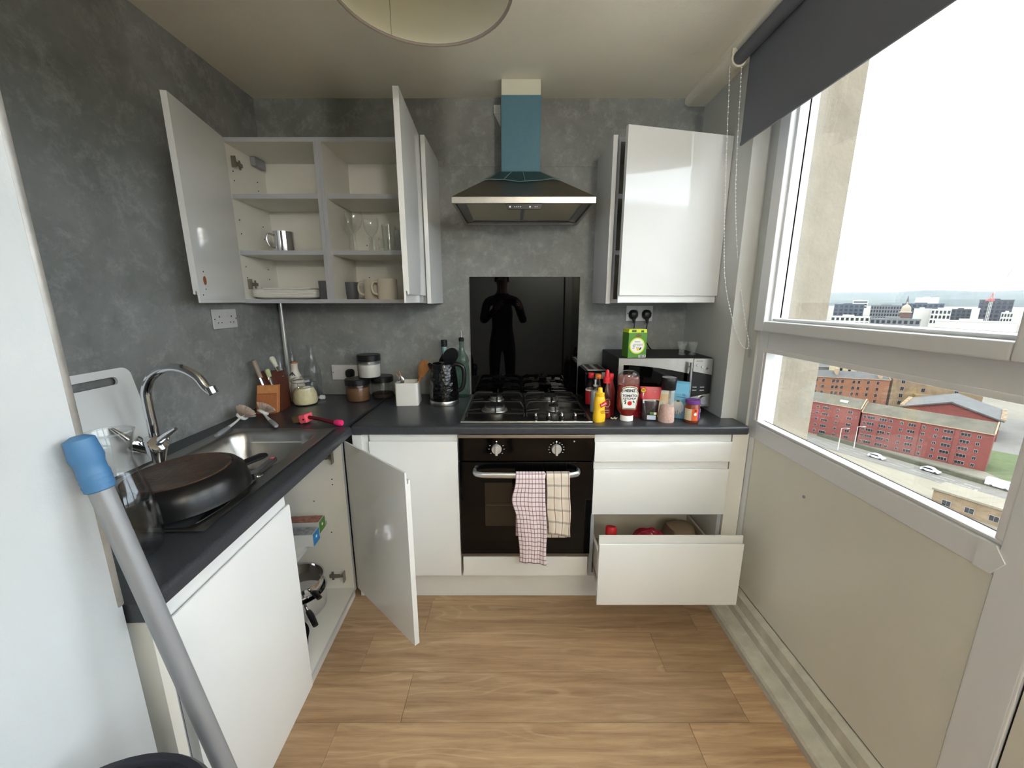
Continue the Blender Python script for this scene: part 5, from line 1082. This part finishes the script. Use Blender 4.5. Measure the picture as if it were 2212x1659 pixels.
pan('saucepan', 'smaller steel pan stacked on the saucepan in the sink cupboard', (-.89, 1.421, ZP + .092), .095, .05, 'chrome', 'black_plastic', -38, .085)
pan('frying_pan', 'black frying pan on the floor of the sink cupboard', (-.865, 1.203, ZP), .105, .045, 'pan_black', 'black_plastic', 200, .12, hz=1.1)
tc_ = T('spray_can', 'red capped can leaning in the open drawer', 'can', (.455, 1.60, .197), rot=(R(-17), R(4), 0))
MB().lathe([(.0, 0), (.024, 0), (.025, .004), (.025, .17)], 22).build('body', mat('can_navy', (40, 40, 74), .35), tc_); MB().lathe([(.0255, .17), (.026, .172), (.026, .205), (.022, .212), (.0, .212)], 22).build('cap', 'red', tc_)
o = T('snack_bag', 'crumpled red plastic bag in the open drawer', 'bag', (.645, 1.655, .191))
def bag(u, v):
    a = 2 * pi * u; e = sin(pi * v); z = .098 * (1 - cos(pi * v)) ; r = .066 * e ** .6 * (1 + .18 * sin(5 * a + 3 * v) + .1 * sin(9 * a)); return (r * 1.2 * cos(a), r * .7 * sin(a), z + .006 * sin(7 * a) * e)
MB().grid(bag, 40, 14).build('bag', mat('red_film', (150, 40, 54), .22, var=(20, .5)), o, smooth=25)
o = T('paper_bag', 'flat brown paper bag in the open drawer', 'bag', (.83, 1.74, .190), R(8))
MB().loft([(0, .066, .09, 4), (.09, .066, .088, 4), (.165, .06, .05, 3.5), (.172, .05, .03, 3)], 24).build('bag', mat('brown_paper', (150, 130, 108), .8, bump=(40, .5)), o)
# ------------------------------------------------------------------ the city below
GZ = -50.0
mat('ground_town', (88, 84, 74), .9, var=(.05, .15)); mat('asphalt', (80, 78, 73), .9, var=(.3, .1)); mat('concrete_pale', (98, 93, 80), .9, var=(.15, .1))
mat('grass', (56, 66, 32), .95, var=(.6, .25)); mat('brick_red', (92, 47, 41), .9, var=(.7, .1), bump=(4, .2)); mat('brick_orange', (104, 70, 50), .9, var=(.5, .1))
mat('sandstone', (98, 82, 62), .9, var=(.35, .3)); mat('cream_wall', (134, 124, 96), .85, var=(.3, .08)); mat('roof_slate', (58, 58, 57), .85, var=(.5, .15)); mat('roof_moss', (66, 63, 53), .9, var=(.25, .28))
mat('glass_dark', (30, 31, 36), .15); mat('frame_white', (134, 133, 128), .5); mat('trim_stone', (124, 104, 82), .8); mat('tower_glass', (54, 60, 68), .2); mat('tower_dark', (44, 45, 50), .4); mat('tower_white', (150, 148, 142), .7); mat('tower_grey', (84, 86, 86), .7)
mat('hill_green', (56, 62, 58), 1, var=(.004, .3)); mat('car_white', (160, 161, 163), .2); mat('car_red', (130, 36, 40), .25); mat('car_blue', (60, 80, 130), .25); mat('tyre', (26, 26, 28), .7)
mat('foliage', (58, 64, 38), .95, var=(.8, .35), bump=(3, .8)); mat('bark', (60, 52, 44), .95); mat('crane_red', (150, 66, 62), .5); mat('crane_white', (140, 138, 134), .5)
mat('bounce_paving', (178, 174, 164), .9, var=(.1, .1)); ST(MB().prism([(2, -160), (60, -160), (92, 40), (86, 100), (60, 190), (2, 190)], GZ, GZ + .02).build('ground_bounce', 'bounce_paving', smooth=0), 'pale ground added to bounce daylight up to the ceiling')  # pale ground added as a reflector, sends daylight up through the windows
gr = ST(MB().box(2, 9000, -6000, 9000, GZ - 2, GZ).build('ground', 'ground_town', smooth=0), 'ground of the city below')
ST(MB().prism([(104, 172), (117, 143), (134, 100), (152, 55), (140, 52), (128, 94), (119, 116), (108, 140), (92, 168)], GZ, GZ + .06).build('ground_road', 'asphalt', smooth=0), 'grey main road below the red flats')
ST(MB().prism([(100, 140), (107, 140), (118, 116), (127, 94), (138, 54), (90, 50), (70, 120)], GZ, GZ + .03).build('ground_paving', 'concrete_pale', smooth=0), 'pale paved ground near the road')
ST(MB().prism([(146, 113), (166, 132), (185, 110), (158, 84), (140, 92)], GZ, GZ + .05).build('ground_lawn', 'grass', smooth=0), 'grass lawn at the end of the red flats')
ST(MB().prism([(166, 132), (185, 110), (240, 140), (210, 185), (176, 150)], GZ, GZ + .04).build('ground_car_park', 'asphalt', smooth=0), 'car park behind the red flats')
ST(MB().prism([(118.6, 144.2), (135.5, 101), (136.7, 101.6), (119.6, 145)], GZ, GZ + 1.3).build('trim_4', mat('hedge', (54, 54, 40), .95, var=(1, .3)), smooth=0), 'hedge and railing between road and red flats')
q = MB()
def mark(x, y, L, wd, a): q.box(-L / 2, L / 2, -wd / 2, wd / 2, GZ + .062, GZ + .075, M=Matrix.Translation((x, y, 0)) @ Matrix.Rotation(a, 4, 'Z'))
RA = atan2(-43, 17)
for k in range(9):
    mark(112 + 17 * (k * .11) + 1.2, 140 - 43 * (k * .11), 3.2, .16, RA); mark(115 + 17 * (k * .11) + .6, 140 - 43 * (k * .11), 3.2, .16, RA)
mark(127, 99, 4.5, .5, RA + pi / 2); mark(129, 96, 9, .2, RA); mark(125, 101, 9, .2, RA)
q.build('road_markings', 'frame_white', None, smooth=0)['kind'] = 'structure'
D.objects['road_markings'].name = 'trim_5'

def bld(name, label, ax, ay, bx, by, dep, h, wall, roof=None, rm='roof_slate', rh=3, cols=(), rows=0, fl=2.6, z0=1.2, ww=1.0, wh=1.3, wide=None, frames=True, group=None, left_gable=True, over=.35, sills=True):
    """block whose front runs from a (left) to b (right); cols are fractions along the front"""
    L = sqrt((bx - ax) ** 2 + (by - ay) ** 2); r = T(name, label, 'building', (ax, ay, GZ), atan2(by - ay, bx - ax), group)
    MB().box(0, L, 0, dep, 0, h).build('walls', wall, r, smooth=0)
    if roof == 'gable':
        rf = MB().prism([(-over, h), (dep / 2, h + rh), (dep + over, h), (dep + over, h - .25), (-over, h - .25)], -.2, L + .2, 'x').build('roof', rm, r, smooth=0)
        MB().box(-.1, L + .1, -over - .05, -over + .12, h - .2, h + .05).build('gutter', 'trim_stone', rf, smooth=0)
        for x in (-.25, L - .05): MB().prism([(-over, h), (dep / 2, h + rh), (dep + over, h), (dep + over, h + .25), (dep / 2, h + rh + .3), (-over, h + .25)], x, x + .3, 'x').build('verge', 'trim_stone', rf, smooth=0)
    elif roof == 'flat': MB().box(-.3, L + .3, -.3, dep + .3, h, h + .5).build('roof', rm, r, smooth=0)
    if rows:
        fr = pa = None; fr2 = pa2 = None
        for c in cols:
            wd = wide and c in wide; cw, chh = (wide[c], wh * 1.05) if wd else (ww, wh)
            key = (round(cw, 2), round(chh, 2))
            for j in range(rows):
                z = z0 + j * fl
                k = store.get((name,) + key)
                if not k:
                    f = MB().box(-cw / 2, cw / 2, -.08, .05, 0, chh).build('window', 'frame_white' if frames else 'glass_dark', r, smooth=0)
                    p = None
                    if frames:
                        t_ = .055; nn_ = 3 if cw > 1.8 else 2; g = MB()
                        for i in range(nn_): g.box(-cw / 2 + t_ + i * (cw - t_) / nn_, -cw / 2 + (i + 1) * (cw - t_) / nn_, -.10, -.07, t_, chh - t_)
                        p = g.build('pane', 'glass_dark', f, smooth=0)
                    store[(name,) + key] = (f.data, p.data if p else None)
                else:
                    f = D.objects.new('window', k[0]); C.objects.link(f); f.parent = r
                    if k[1]: p = D.objects.new('pane', k[1]); C.objects.link(p); p.parent = f
                f.location = (c * L, 0, z)
    return r
store = {}
# red brick flats along the road
cl_ = (.03, .088, .19, .255, .345, .43, .52, .615, .70, .82, .91)
r1 = bld('brick_flats', 'long red brick flats with mossy roof along the road', 127.3, 136.4, 145.4, 111.7, 10, 12.0, 'brick_red', 'gable', 'roof_moss', 2.8, cl_, 5, 2.3, .7, .8, 1.0, {.088: 2.0, .19: 2.0, .43: 2.0, .70: 2.1, .82: 2.1})
for c in (.139, .475, .765): MB().box(c * 30.6 - .55, c * 30.6 + .55, -.25, 0, 0, 11.7).build('pier', 'brick_red', r1, smooth=0)
for j in range(11): MB().box(1.2 + j * 2.75, 2.0 + j * 2.75, -.1, .1, 12.0, 12.05).build('roof_vent', 'roof_slate', r1, smooth=0)
r2 = bld('brick_flats', 'taller end of the red brick flats with rooflights, left side', 110.3, 159.6, 126.95, 136.8, 10, 12.9, 'brick_red', 'gable', 'roof_moss', 2.8, (.36, .46, .55, .64, .77, .90), 5, 2.4, .9, .8, 1.0, {.46: 1.3, .64: 2.0, .90: 1.4})
for x in (9.5, 21.5): MB().box(x, x + 2.4, 1.6, 3.4, 13.9, 14.6, M=None).build('rooflight', 'frame_white', r2, smooth=0)
MB().box(14.6, 14.9, -.4, 10.4, 12.9, 13.2).build('verge_wall', 'trim_stone', r2, smooth=0)
o3 = bld('brick_flats', 'orange brick tenement with dark slate roof behind the red flats', 146, 202, 186.4, 188.3, 12, 13.2, 'brick_orange', 'gable', 'roof_slate', 2.6, (.24, .29, .36, .46, .50, .55, .66, .71, .80, .89), 4, 3.1, 1.2, 1.1, 1.7, None, True)
MB().box(21, 22, 2, 4.5, 14, 17.5).build('chimney', 'trim_stone', o3, smooth=0); MB().box(38.5, 39.6, .5, 3, 13, 16.5).build('chimney', 'trim_stone', o3, smooth=0)
o4 = bld('stone_house', 'weathered sandstone tenement beside the orange flats', 187.5, 188, 214, 172, 12, 15.5, 'sandstone', 'flat', 'roof_slate', 0, (.12, .36, .72), 4, 3.5, 1.5, 1.3, 1.9)
MB().box(8, 16, -3, 0, 0, 7.5).build('annexe', 'sandstone', o4, smooth=0)
bld('terrace', 'cream terrace with rows of windows in the middle distance', 232, 262, 300, 214, 14, 13, 'cream_wall', 'flat', 'cream_wall', 0, [.05 + .06 * k for k in range(16)], 3, 3.8, 1.6, 1.3, 2.2, None, False)
bld('terrace', 'pale yellow terrace half hidden by the window transom', 198, 236, 226, 222, 12, 14, 'cream_wall', 'gable', 'roof_slate', 3, [.1 + .13 * k for k in range(7)], 3, 3.8, 1.6, 1.3, 2.2, None, False)
bld('warehouse', 'grey roofed sheds above the orange tenement', 165, 262, 215, 250, 24, 9, 'tower_grey', 'gable', 'roof_slate', 4)
bld('stone_house', 'plain brown stone building right of the cream terrace', 306, 208, 336, 172, 14, 14, 'sandstone', 'flat', 'brick_orange', 0, (.2, .5, .8), 3, 3.8, 2, 1.3, 2)
bld('stone_house', 'orange sandstone block at the right edge of the window view', 246, 150, 268, 118, 14, 16, 'brick_orange', 'flat', 'roof_slate', 0, (.2, .4, .6, .8), 4, 3.6, 1.5, 1.3, 2)
bld('shelter', 'low pale flat roofed shelter beside the road junction', 108, 92, 113.5, 80, 7, 4.2, 'sandstone', 'flat', 'concrete_pale', 0, (.2, .5, .8), 1, 3, 1.0, 1.6, 1.4)
# red hall with a gabled slate roof
gh = T('hall', 'red brick hall with grey pitched roof and stepped white trim', 'building', (164, 158, GZ), R(-52))
MB().prism([(0, 0), (26, 0), (26, 8), (13, 12.2), (0, 8)], 0, 22, 'y').build('walls', 'brick_red', gh, smooth=0)
rf = MB().prism([(-.8, 7.7), (13, 12.3), (26.8, 7.7), (26.8, 8.2), (13, 12.9), (-.8, 8.2)], -.8, 22.8, 'y').build('roof', 'roof_slate', gh, smooth=0)
for k in range(8): MB().box(-1.1, .2, .5 + 2.8 * k, 1.6 + 2.8 * k, 7.9, 8.9).build('parapet_block', 'trim_stone', rf, smooth=0); MB().box(25.8, 27.1, .5 + 2.8 * k, 1.6 + 2.8 * k, 7.9, 8.9).build('parapet_block', 'trim_stone', rf, smooth=0)
pr_ = MB().prism([(-4, 3.8), (0, 5.2), (0, 4.8), (-4, 3.4)], 5, 22, 'x').build('porch_roof', 'trim_stone', gh, smooth=0); MB().box(5.3, 21.7, -3.6, 0, 0, 3.5).build('porch', 'tower_white', gh, smooth=0)
# far city
FS = 2.5
far = [('office_block', 'dark glass office block at the left of the skyline', 327.5, 404.1, 22.9, 48.1, -40.5, 'tower_glass', 4, 6), ('office_block', 'white banded block behind the dark glass office', 494.0, 577.6, 16.5, 51.8, -42.1, 'tower_white', 3, 1),
       ('office_block', 'long grey office block left of the domed tower', 375.3, 415.6, 25.5, 46.6, -43.3, 'tower_grey', 4, 12), ('office_block', 'wide glass office block with plant room behind the white block', 419.9, 428.5, 31.0, 48.4, -45.9, 'tower_glass', 3, 8),
       ('office_block', 'white rooftop plant building on the skyline', 435.1, 430.6, 17.7, 54.6, -46.9, 'tower_white', 0, 0), ('office_block', 'plain white block in front of the glass offices', 320.2, 316.1, 9.4, 45.2, -45.8, 'tower_white', 0, 0),
       ('office_block', 'white gridded block with tall dark windows', 319.6, 302.5, 10.4, 45.2, -48.1, 'tower_white', 3, 5), ('office_block', 'dark low office between the white blocks', 415.6, 375.2, 12.6, 43.6, -48.2, 'tower_dark', 3, 4),
       ('office_block', 'slim white block left of the dark tower', 378.5, 326.8, 4.4, 45.3, -49.5, 'tower_white', 0, 0), ('office_block', 'dark tower behind the crane on the right', 395.7, 337.4, 18.3, 52.0, -50.5, 'tower_dark', 5, 6),
       ('office_block', 'small pale block in front of the dark tower', 334.2, 270.5, 5.1, 43.6, -50.5, 'tower_white', 3, 4), ('office_block', 'low pale roofs at the left of the far city', 207.2, 256.9, 18.9, 41.6, -40.8, 'tower_white', 2, 8),
       ('office_block', 'low grey roofs below the domed tower', 201.5, 222.2, 19.9, 41.7, -44.1, 'tower_grey', 2, 9), ('office_block', 'low white sheds below the crane', 226.8, 211.5, 27.5, 41.2, -49.8, 'tower_white', 0, 0)]
for (nm, lb_, x, y, L, h, a, m_, rows_, cols_) in far:
    x *= FS; y *= FS; L *= FS; h = 51.44 + (h - 51.44) * FS; r = T(nm, lb_, 'building', (x, y, GZ), R(a), 'far city blocks')
    MB().box(0, L, 0, 26, 0, h).build('walls', m_, r, smooth=0)
    MB().box(L * .3, L * .6, 6, 16, h, h + 2.5).box(-.3, L + .3, -.3, .6, h - 1, h + .6).build('roof_plant', m_, r, smooth=0)
    if rows_:
        ww = L / cols_ * (.6 if cols_ > 1 else .9); hh = min(9, h / 4) * .62; wm = None
        for i in range(cols_):
            for j in range(rows_):
                if wm is None: wm = MB().box(-ww / 2, ww / 2, -.25, .1, 0, hh).build('window', 'glass_dark', r, smooth=0)
                else: w2 = D.objects.new('window', wm.data); C.objects.link(w2); w2.parent = r
                (wm if i == 0 and j == 0 else w2).location = ((i + .5) * L / cols_, 0, h - (j + 1) * min(9, h / 4) + .6)
# domed tower, spire
t = T('domed_tower', 'brown tower with a pale dome on the skyline', 'tower', (268 * FS, 270 * FS, GZ))
hb_ = 51.44 + (41.9 - 51.44) * FS
MB().box(-7, 7, -7, 7, 0, hb_ + 4, M=Matrix.Rotation(R(45), 4, 'Z')).build('shaft', mat('tower_brown', (72, 56, 50), .8), t, smooth=0)
MB().lathe([(8.4, 0), (8.4, 1.2), (6.4, 2), (6.2, 6), (5.6, 9), (3.6, 12), (1.2, 13.6), (1.1, 17), (.0, 18)], 20, z=hb_ + 4).build('dome', mat('dome_stone', (126, 116, 102), .8), t)
t = T('church_spire', 'thin dark church spire on the skyline', 'tower', (493 * FS, 497 * FS, GZ)); MB().lathe([(6, 0), (6, 42), (4.5, 46), (.0, 68)], 8).build('spire', 'tower_dark', t, smooth=0)
# tower crane
t = T('tower_crane', 'red and white tower crane with its jib raised', 'crane', (307.4 * FS, 255.8 * FS, GZ))
mh = 51; q = MB()
for sx_ in (-1.2, 1.2):
    for sy_ in (-1.2, 1.2): q.tube([(sx_, sy_, 0), (sx_, sy_, mh)], .35, 5)
for k in range(10): q.tube([(-1.2, -1.2, k * 5.1), (1.2, -1.2, k * 5.1 + 5.1)], .2, 4).tube([(-1.2, 1.2, k * 5.1), (-1.2, -1.2, k * 5.1 + 5.1)], .2, 4)
q.build('mast', 'crane_white', t, smooth=0)
MB().box(-3, 3, -2, 2, mh, mh + 3).box(-8.5, -2, -1.2, 1.2, mh, mh + 2).tube([(-3, 0, mh + 2), (-.5, 0, mh + 13), (1.5, 0, mh + 3)], .5, 6).build('cab', 'crane_red', t, smooth=0)
je = Vector((3.2 * FS * 1.05, -3.9 * FS * 1.05, mh + 3 + 18 * FS)); q = MB()
for o_ in ((0, 0, 0), (1.2, .8, -.6), (-.6, .9, .9)): q.tube([Vector((1, 0, mh + 3)) + Vector(o_), je + Vector(o_) * .5], .42, 5)
for k in range(16): a = Vector((1, 0, mh + 3)).lerp(je, k / 16); b = Vector((1, 0, mh + 3)).lerp(je, (k + 1) / 16); q.tube([a, b + Vector((1.1, .8, -.5))], .2, 4)
q.build('jib', 'crane_white', t, smooth=0)
# hills
def hill(u, v):
    az = R(20 + 60 * u); Dm = 5200 + 2600 * v
    n1 = .5 + .5 * sin(u * 9 + .7) * sin(u * 23 + 1); hgt = 40 + 172 * v * (.86 + .13 * n1 + .05 * sin(u * 61)) - 90 * max(0, v - .75)
    return (Dm * sin(az), Dm * cos(az), GZ - 2 + hgt * (1 if v > 0 else 0))
ST(MB().grid(hill, 90, 10).build('ground_hills', 'hill_green', smooth=60), 'blue distant hills on the horizon')
# cars
def car(name, label, x, y, a, m_, van=False):
    t = T(name, label, 'van' if van else 'car', (x, y, GZ + .07), a, 'vehicles in the street')
    if van:
        b = MB().prism([(-2.6, .4), (2.5, .4), (2.6, 1.1), (2.1, 1.5), (1.6, 2.3), (-2.6, 2.3)], -.95, .95, 'y').build('body', m_, t, smooth=0); MB().prism([(1.68, 2.15), (2.1, 1.55), (2.16, 1.55), (1.74, 2.15)], -.85, .85, 'y').build('windscreen', 'glass_dark', b, smooth=0)
    else:
        b = MB().prism([(-2.15, .35), (2.1, .35), (2.15, .75), (1.1, .95), (.5, 1.45), (-1.2, 1.48), (-2.0, 1.0), (-2.15, .9)], -.88, .88, 'y').build('body', m_, t, smooth=0); MB().prism([(.95, 1.0), (.48, 1.4), (-1.15, 1.42), (-1.8, 1.02)], -.9, .9, 'y').build('windows', 'glass_dark', b, smooth=0)
    for wx in (-1.35, 1.35):
        for wy_ in (-.88, .88): MB().cyl((wx, wy_ - .1, .33), (wx, wy_ + .1, .33), .33, n=14).build('wheel', 'tyre', t)
car('car', 'white car on the road, nearer the lamp posts', 121.5, 122, RA, 'car_white'); car('car', 'white car on the road, nearer the van', 128.3, 111.4, RA, 'car_white'); car('van', 'white van at the right edge of the road', 136.5, 100.8, RA, 'car_white', True)
car('car', 'red car parked beyond the lawn', 186, 132, R(30), 'car_red'); car('car', 'blue car parked beyond the lawn', 191, 127, R(30), 'car_blue'); car('car', 'white car parked beyond the lawn', 196, 122, R(30), 'car_white')
for (x, y, lb_) in ((114.8, 129.6, 'street lamp on the near pavement, left of two'), (121.9, 131.3, 'street lamp on the far pavement, right of two')):
    t = T('street_lamp', lb_, 'lamp post', (x, y, GZ), group='street lamps'); MB().tube([(0, 0, 0), (0, 0, 8)], [.16, .09], 8).build('pole', 'tower_white', t)
    MB().tube([(0, 0, 7.9), (.6, -.5, 8.3), (1.2, -1, 8.35)], .08, 6).build('arm', 'tower_white', t); MB().box(.9, 1.7, -1.3, -.8, 8.25, 8.45).build('lantern', 'frame_white', t)
for i, (x, y, s_, lb_) in enumerate(((214, 152, 3.4, 'leafless bushy tree behind the car park'), (206, 136, 3, 'green tree at the far side of the car park'), (228, 140, 4, 'tree in front of the orange sandstone block'), (228, 216, 4, 'green tree left of the cream terrace'), (201, 128, 2.0, 'small shrub beside the parked cars'))):
    t = T('tree', lb_, 'tree', (x, y, GZ), group='trees in the city'); MB().tube([(0, 0, 0), (0, 0, s_ * 1.3)], [.3, .2], 6).build('trunk', 'bark', t)
    MB().grid(lambda u, v: ((1 + .22 * sin(7 * u * 2 * pi + v * 9) * sin(v * 11)) * s_ * sin(pi * v) * cos(2 * pi * u), (1 + .22 * sin(5 * u * 2 * pi + v * 13)) * s_ * sin(pi * v) * sin(2 * pi * u), s_ * 1.9 - s_ * cos(pi * v)), 24, 14).build('crown', 'foliage', t)
# haze over the far city
hz = D.materials.new('haze'); hz.use_nodes = True; n = hz.node_tree.nodes; n.clear(); o_ = n.new('ShaderNodeOutputMaterial'); v_ = n.new('ShaderNodeVolumeScatter')
v_.inputs['Color'].default_value = (.62, .78, 1, 1); v_.inputs['Density'].default_value = .000016; hz.node_tree.links.new(v_.outputs[0], o_.inputs['Volume']); MATS['haze'] = hz
hzo = MB().box(420, 8800, 200, 8800, GZ - 1, 380).build('haze', 'haze', smooth=0); hzo['kind'] = 'stuff'; hzo['label'] = 'thin blue haze over the distant city'; hzo['category'] = 'haze'
# ------------------------------------------------------------------ the photographer, seen only in the black splashback
ps = T('person', 'person in dark clothes taking the photo, mirrored in the splashback', 'person', (-.12, -.42, 0))
mat('clothes_dark', (22, 22, 26), .9, bump=(40, .3)); mat('skin', (176, 132, 108), .6, sss=0); mat('hair_dark', (26, 20, 17), .6, bump=(120, .6))
J = {'pelvis': (-.12, -.43, .97, .135, .10), 'waist': (-.12, -.425, 1.12, .125, .09), 'chest': (-.12, -.42, 1.32, .15, .105), 'collar': (-.12, -.42, 1.46, .09, .075), 'neck': (-.12, -.405, 1.535, .055, .055), 'jaw': (-.12, -.385, 1.60, .062, .07), 'head': (-.12, -.385, 1.68, .076, .092), 'crown': (-.12, -.39, 1.755, .058, .07),
     'shR': (.06, -.42, 1.435, .062, .062), 'elR': (.14, -.33, 1.19, .046, .046), 'wrR': (.085, -.125, 1.385, .029, .026), 'paR': (.072, -.085, 1.415, .03, .018),
     'shL': (-.30, -.42, 1.435, .062, .062), 'elL': (-.35, -.32, 1.19, .046, .046), 'wrL': (-.15, -.125, 1.385, .029, .026), 'paL': (-.125, -.085, 1.415, .03, .018),
     'hiR': (-.03, -.43, .90, .092, .09), 'knR': (-.02, -.41, .50, .06, .062), 'anR': (-.02, -.45, .10, .04, .04), 'heR': (-.02, -.46, .045, .035, .03), 'toR': (-.01, -.29, .035, .036, .024),
     'hiL': (-.21, -.43, .90, .092, .09), 'knL': (-.22, -.41, .50, .06, .062), 'anL': (-.22, -.45, .10, .04, .04), 'heL': (-.22, -.46, .045, .035, .03), 'toL': (-.23, -.29, .035, .036, .024)}
E_ = [('pelvis', 'waist'), ('waist', 'chest'), ('chest', 'collar'), ('collar', 'neck'), ('neck', 'jaw'), ('jaw', 'head'), ('head', 'crown')]
for s_ in 'RL': E_ += [('collar', 'sh' + s_), ('sh' + s_, 'el' + s_), ('el' + s_, 'wr' + s_), ('wr' + s_, 'pa' + s_), ('pelvis', 'hi' + s_), ('hi' + s_, 'kn' + s_), ('kn' + s_, 'an' + s_), ('an' + s_, 'he' + s_), ('he' + s_, 'to' + s_)]
for s_, sg, px_ in (('R', 1, .072), ('L', -1, -.125)):
    ix = -sg   # fingers curl inwards round the phone
    for k in range(4):
        z = 1.445 - .019 * k; L_ = (.9, 1, .95, .8)[k]
        J['f%s%d0' % (s_, k)] = (px_ + .004 * ix, -.066, z, .0085, .0085); J['f%s%d1' % (s_, k)] = (px_ + .012 * ix, -.040, z + .002, .008, .008); J['f%s%d2' % (s_, k)] = (px_ + (.012 + .024 * L_) * ix, -.031, z + .003, .007, .007)
        E_ += [('pa' + s_, 'f%s%d0' % (s_, k)), ('f%s%d0' % (s_, k), 'f%s%d1' % (s_, k)), ('f%s%d1' % (s_, k), 'f%s%d2' % (s_, k))]
    J['t%s0' % s_] = (px_ + .012 * ix, -.085, 1.445, .0105, .0105); J['t%s1' % s_] = (px_ + .034 * ix, -.070, 1.462, .009, .009)
    E_ += [('wr' + s_, 't%s0' % s_), ('t%s0' % s_, 't%s1' % s_)]
kk_ = list(J); me = D.meshes.new('body'); off = Vector(ps.location)
me.from_pydata([Vector(J[k][:3]) - off for k in kk_], [(kk_.index(a), kk_.index(b)) for a, b in E_], [])
ob = D.objects.new('body', me); C.objects.link(ob); ob.parent = ps
ob.modifiers.new('skin', 'SKIN').use_smooth_shade = True
lay = me.skin_vertices[0].data if len(me.skin_vertices) else None
if lay:
    for i, k in enumerate(kk_): lay[i].radius = J[k][3:5]; lay[i].use_root = (k == 'pelvis')
md = ob.modifiers.new('smooth', 'SUBSURF'); md.levels = 2; md.render_levels = 2
m = D.materials.new('person_surface'); m.use_nodes = True; MATS['person_surface'] = m; n = m.node_tree.nodes; l = m.node_tree.links; b_ = n['Principled BSDF']; b_.inputs['Roughness'].default_value = .8
t_ = n.new('ShaderNodeTexCoord'); sp_ = n.new('ShaderNodeSeparateXYZ'); l.new(t_.outputs['Object'], sp_.inputs[0])
g1 = n.new('ShaderNodeMath'); g1.operation = 'GREATER_THAN'; g1.inputs[1].default_value = 1.525; l.new(sp_.outputs['Z'], g1.inputs[0])
g2 = n.new('ShaderNodeMath'); g2.operation = 'GREATER_THAN'; g2.inputs[1].default_value = .285; l.new(sp_.outputs['Y'], g2.inputs[0])
mx_ = n.new('ShaderNodeMath'); mx_.operation = 'MAXIMUM'; l.new(g1.outputs[0], mx_.inputs[0]); l.new(g2.outputs[0], mx_.inputs[1])
mc = n.new('ShaderNodeMix'); mc.data_type = 'RGBA'; mc.inputs[6].default_value = lin((22, 22, 26)); mc.inputs[7].default_value = lin((176, 132, 108)); l.new(mx_.outputs[0], mc.inputs[0]); l.new(mc.outputs[2], b_.inputs['Base Color'])
me.materials.append(m)
def rel(x, y, z): return Vector((x, y, z)) - off
MB().grid(lambda u, v: rel(-.12 + .088 * sin(pi * v * .62) * cos(2 * pi * u), -.400 + .104 * sin(pi * v * .62) * sin(2 * pi * u) - .012 * v, 1.815 - .155 * v * (1.0 if sin(2 * pi * u) < .35 else .42)), 28, 12).build('hair', 'hair_dark', ps)
MB().tube([rel(-.12, -.302, 1.685), rel(-.12, -.285, 1.662), rel(-.12, -.296, 1.65)], [.008, .014, .010], 8).build('nose', 'skin', ps)
for x in (-.15, -.09): MB().lathe([(abs(.011 * cos(R(a))), .011 * sin(R(a))) for a in (-90, -45, 0, 45, 90)], 12, M=Matrix.Translation(rel(x, -.304, 1.69))).build('eye', 'plastic_white', ps)
MB().tube([rel(-.142, -.307, 1.622), rel(-.12, -.300, 1.62), rel(-.098, -.307, 1.622)], [.003, .006, .003], 8).build('mouth', mat('lips', (150, 84, 78), .5), ps)
for x in (-.2, -.04): MB().loft([(-.008, .006, .018), (0, .012, .028), (.008, .008, .02)], 12, M=Matrix.Translation(rel(x, -.385, 1.67)) @ Matrix.Rotation(pi / 2, 4, 'Y')).build('ear', 'skin', ps)
ph = T('phone', 'dark phone held up by the photographer', 'phone', (-.027, -.055, 1.39))
MB().box(-.079, .079, -.004, .004, 0, .076, .0035, 3).build('body', 'black_gloss', ph)
MB().cyl((.012, .004, .05), (.012, .0065, .05), .008, n=20).build('lens', 'black_gloss', ph)

# ------------------------------------------------------------------ uplighter added behind the camera as fill light for the kitchen
pl = T('fill_lamp', 'added uplighter behind the camera giving warm fill light', 'lamp', (.8, -1.7, 0))
MB().lathe([(.0, .0), (.13, 0), (.13, .012), (.03, .03), (.012, .04)], 32).build('base', 'black_plastic', pl)
MB().cyl((0, 0, .03), (0, 0, 1.920), .0115, n=16).build('pole', 'black_plastic', pl)
MB().lathe([(.012, 1.900), (.05, 1.910), (.11, 1.945), (.15, 2.000), (.147, 2.000), (.107, 1.952), (.05, 1.922), (.0, 1.920)], 40).build('bowl', mat('bowl_white', (220, 218, 210), .6), pl)
MB().cyl((0, 0, 1.920), (0, 0, 1.945), .018, n=16).build('lamp_holder', 'plastic_white', pl)
ld = D.lights.new('fill_bulb', 'POINT'); ld.energy = 46; ld.color = (1, .95, .86); ld.shadow_soft_size = .12
lo = D.objects.new('fill_bulb', ld); C.objects.link(lo); lo.parent = pl; lo.location = (0, 0, 2.000)
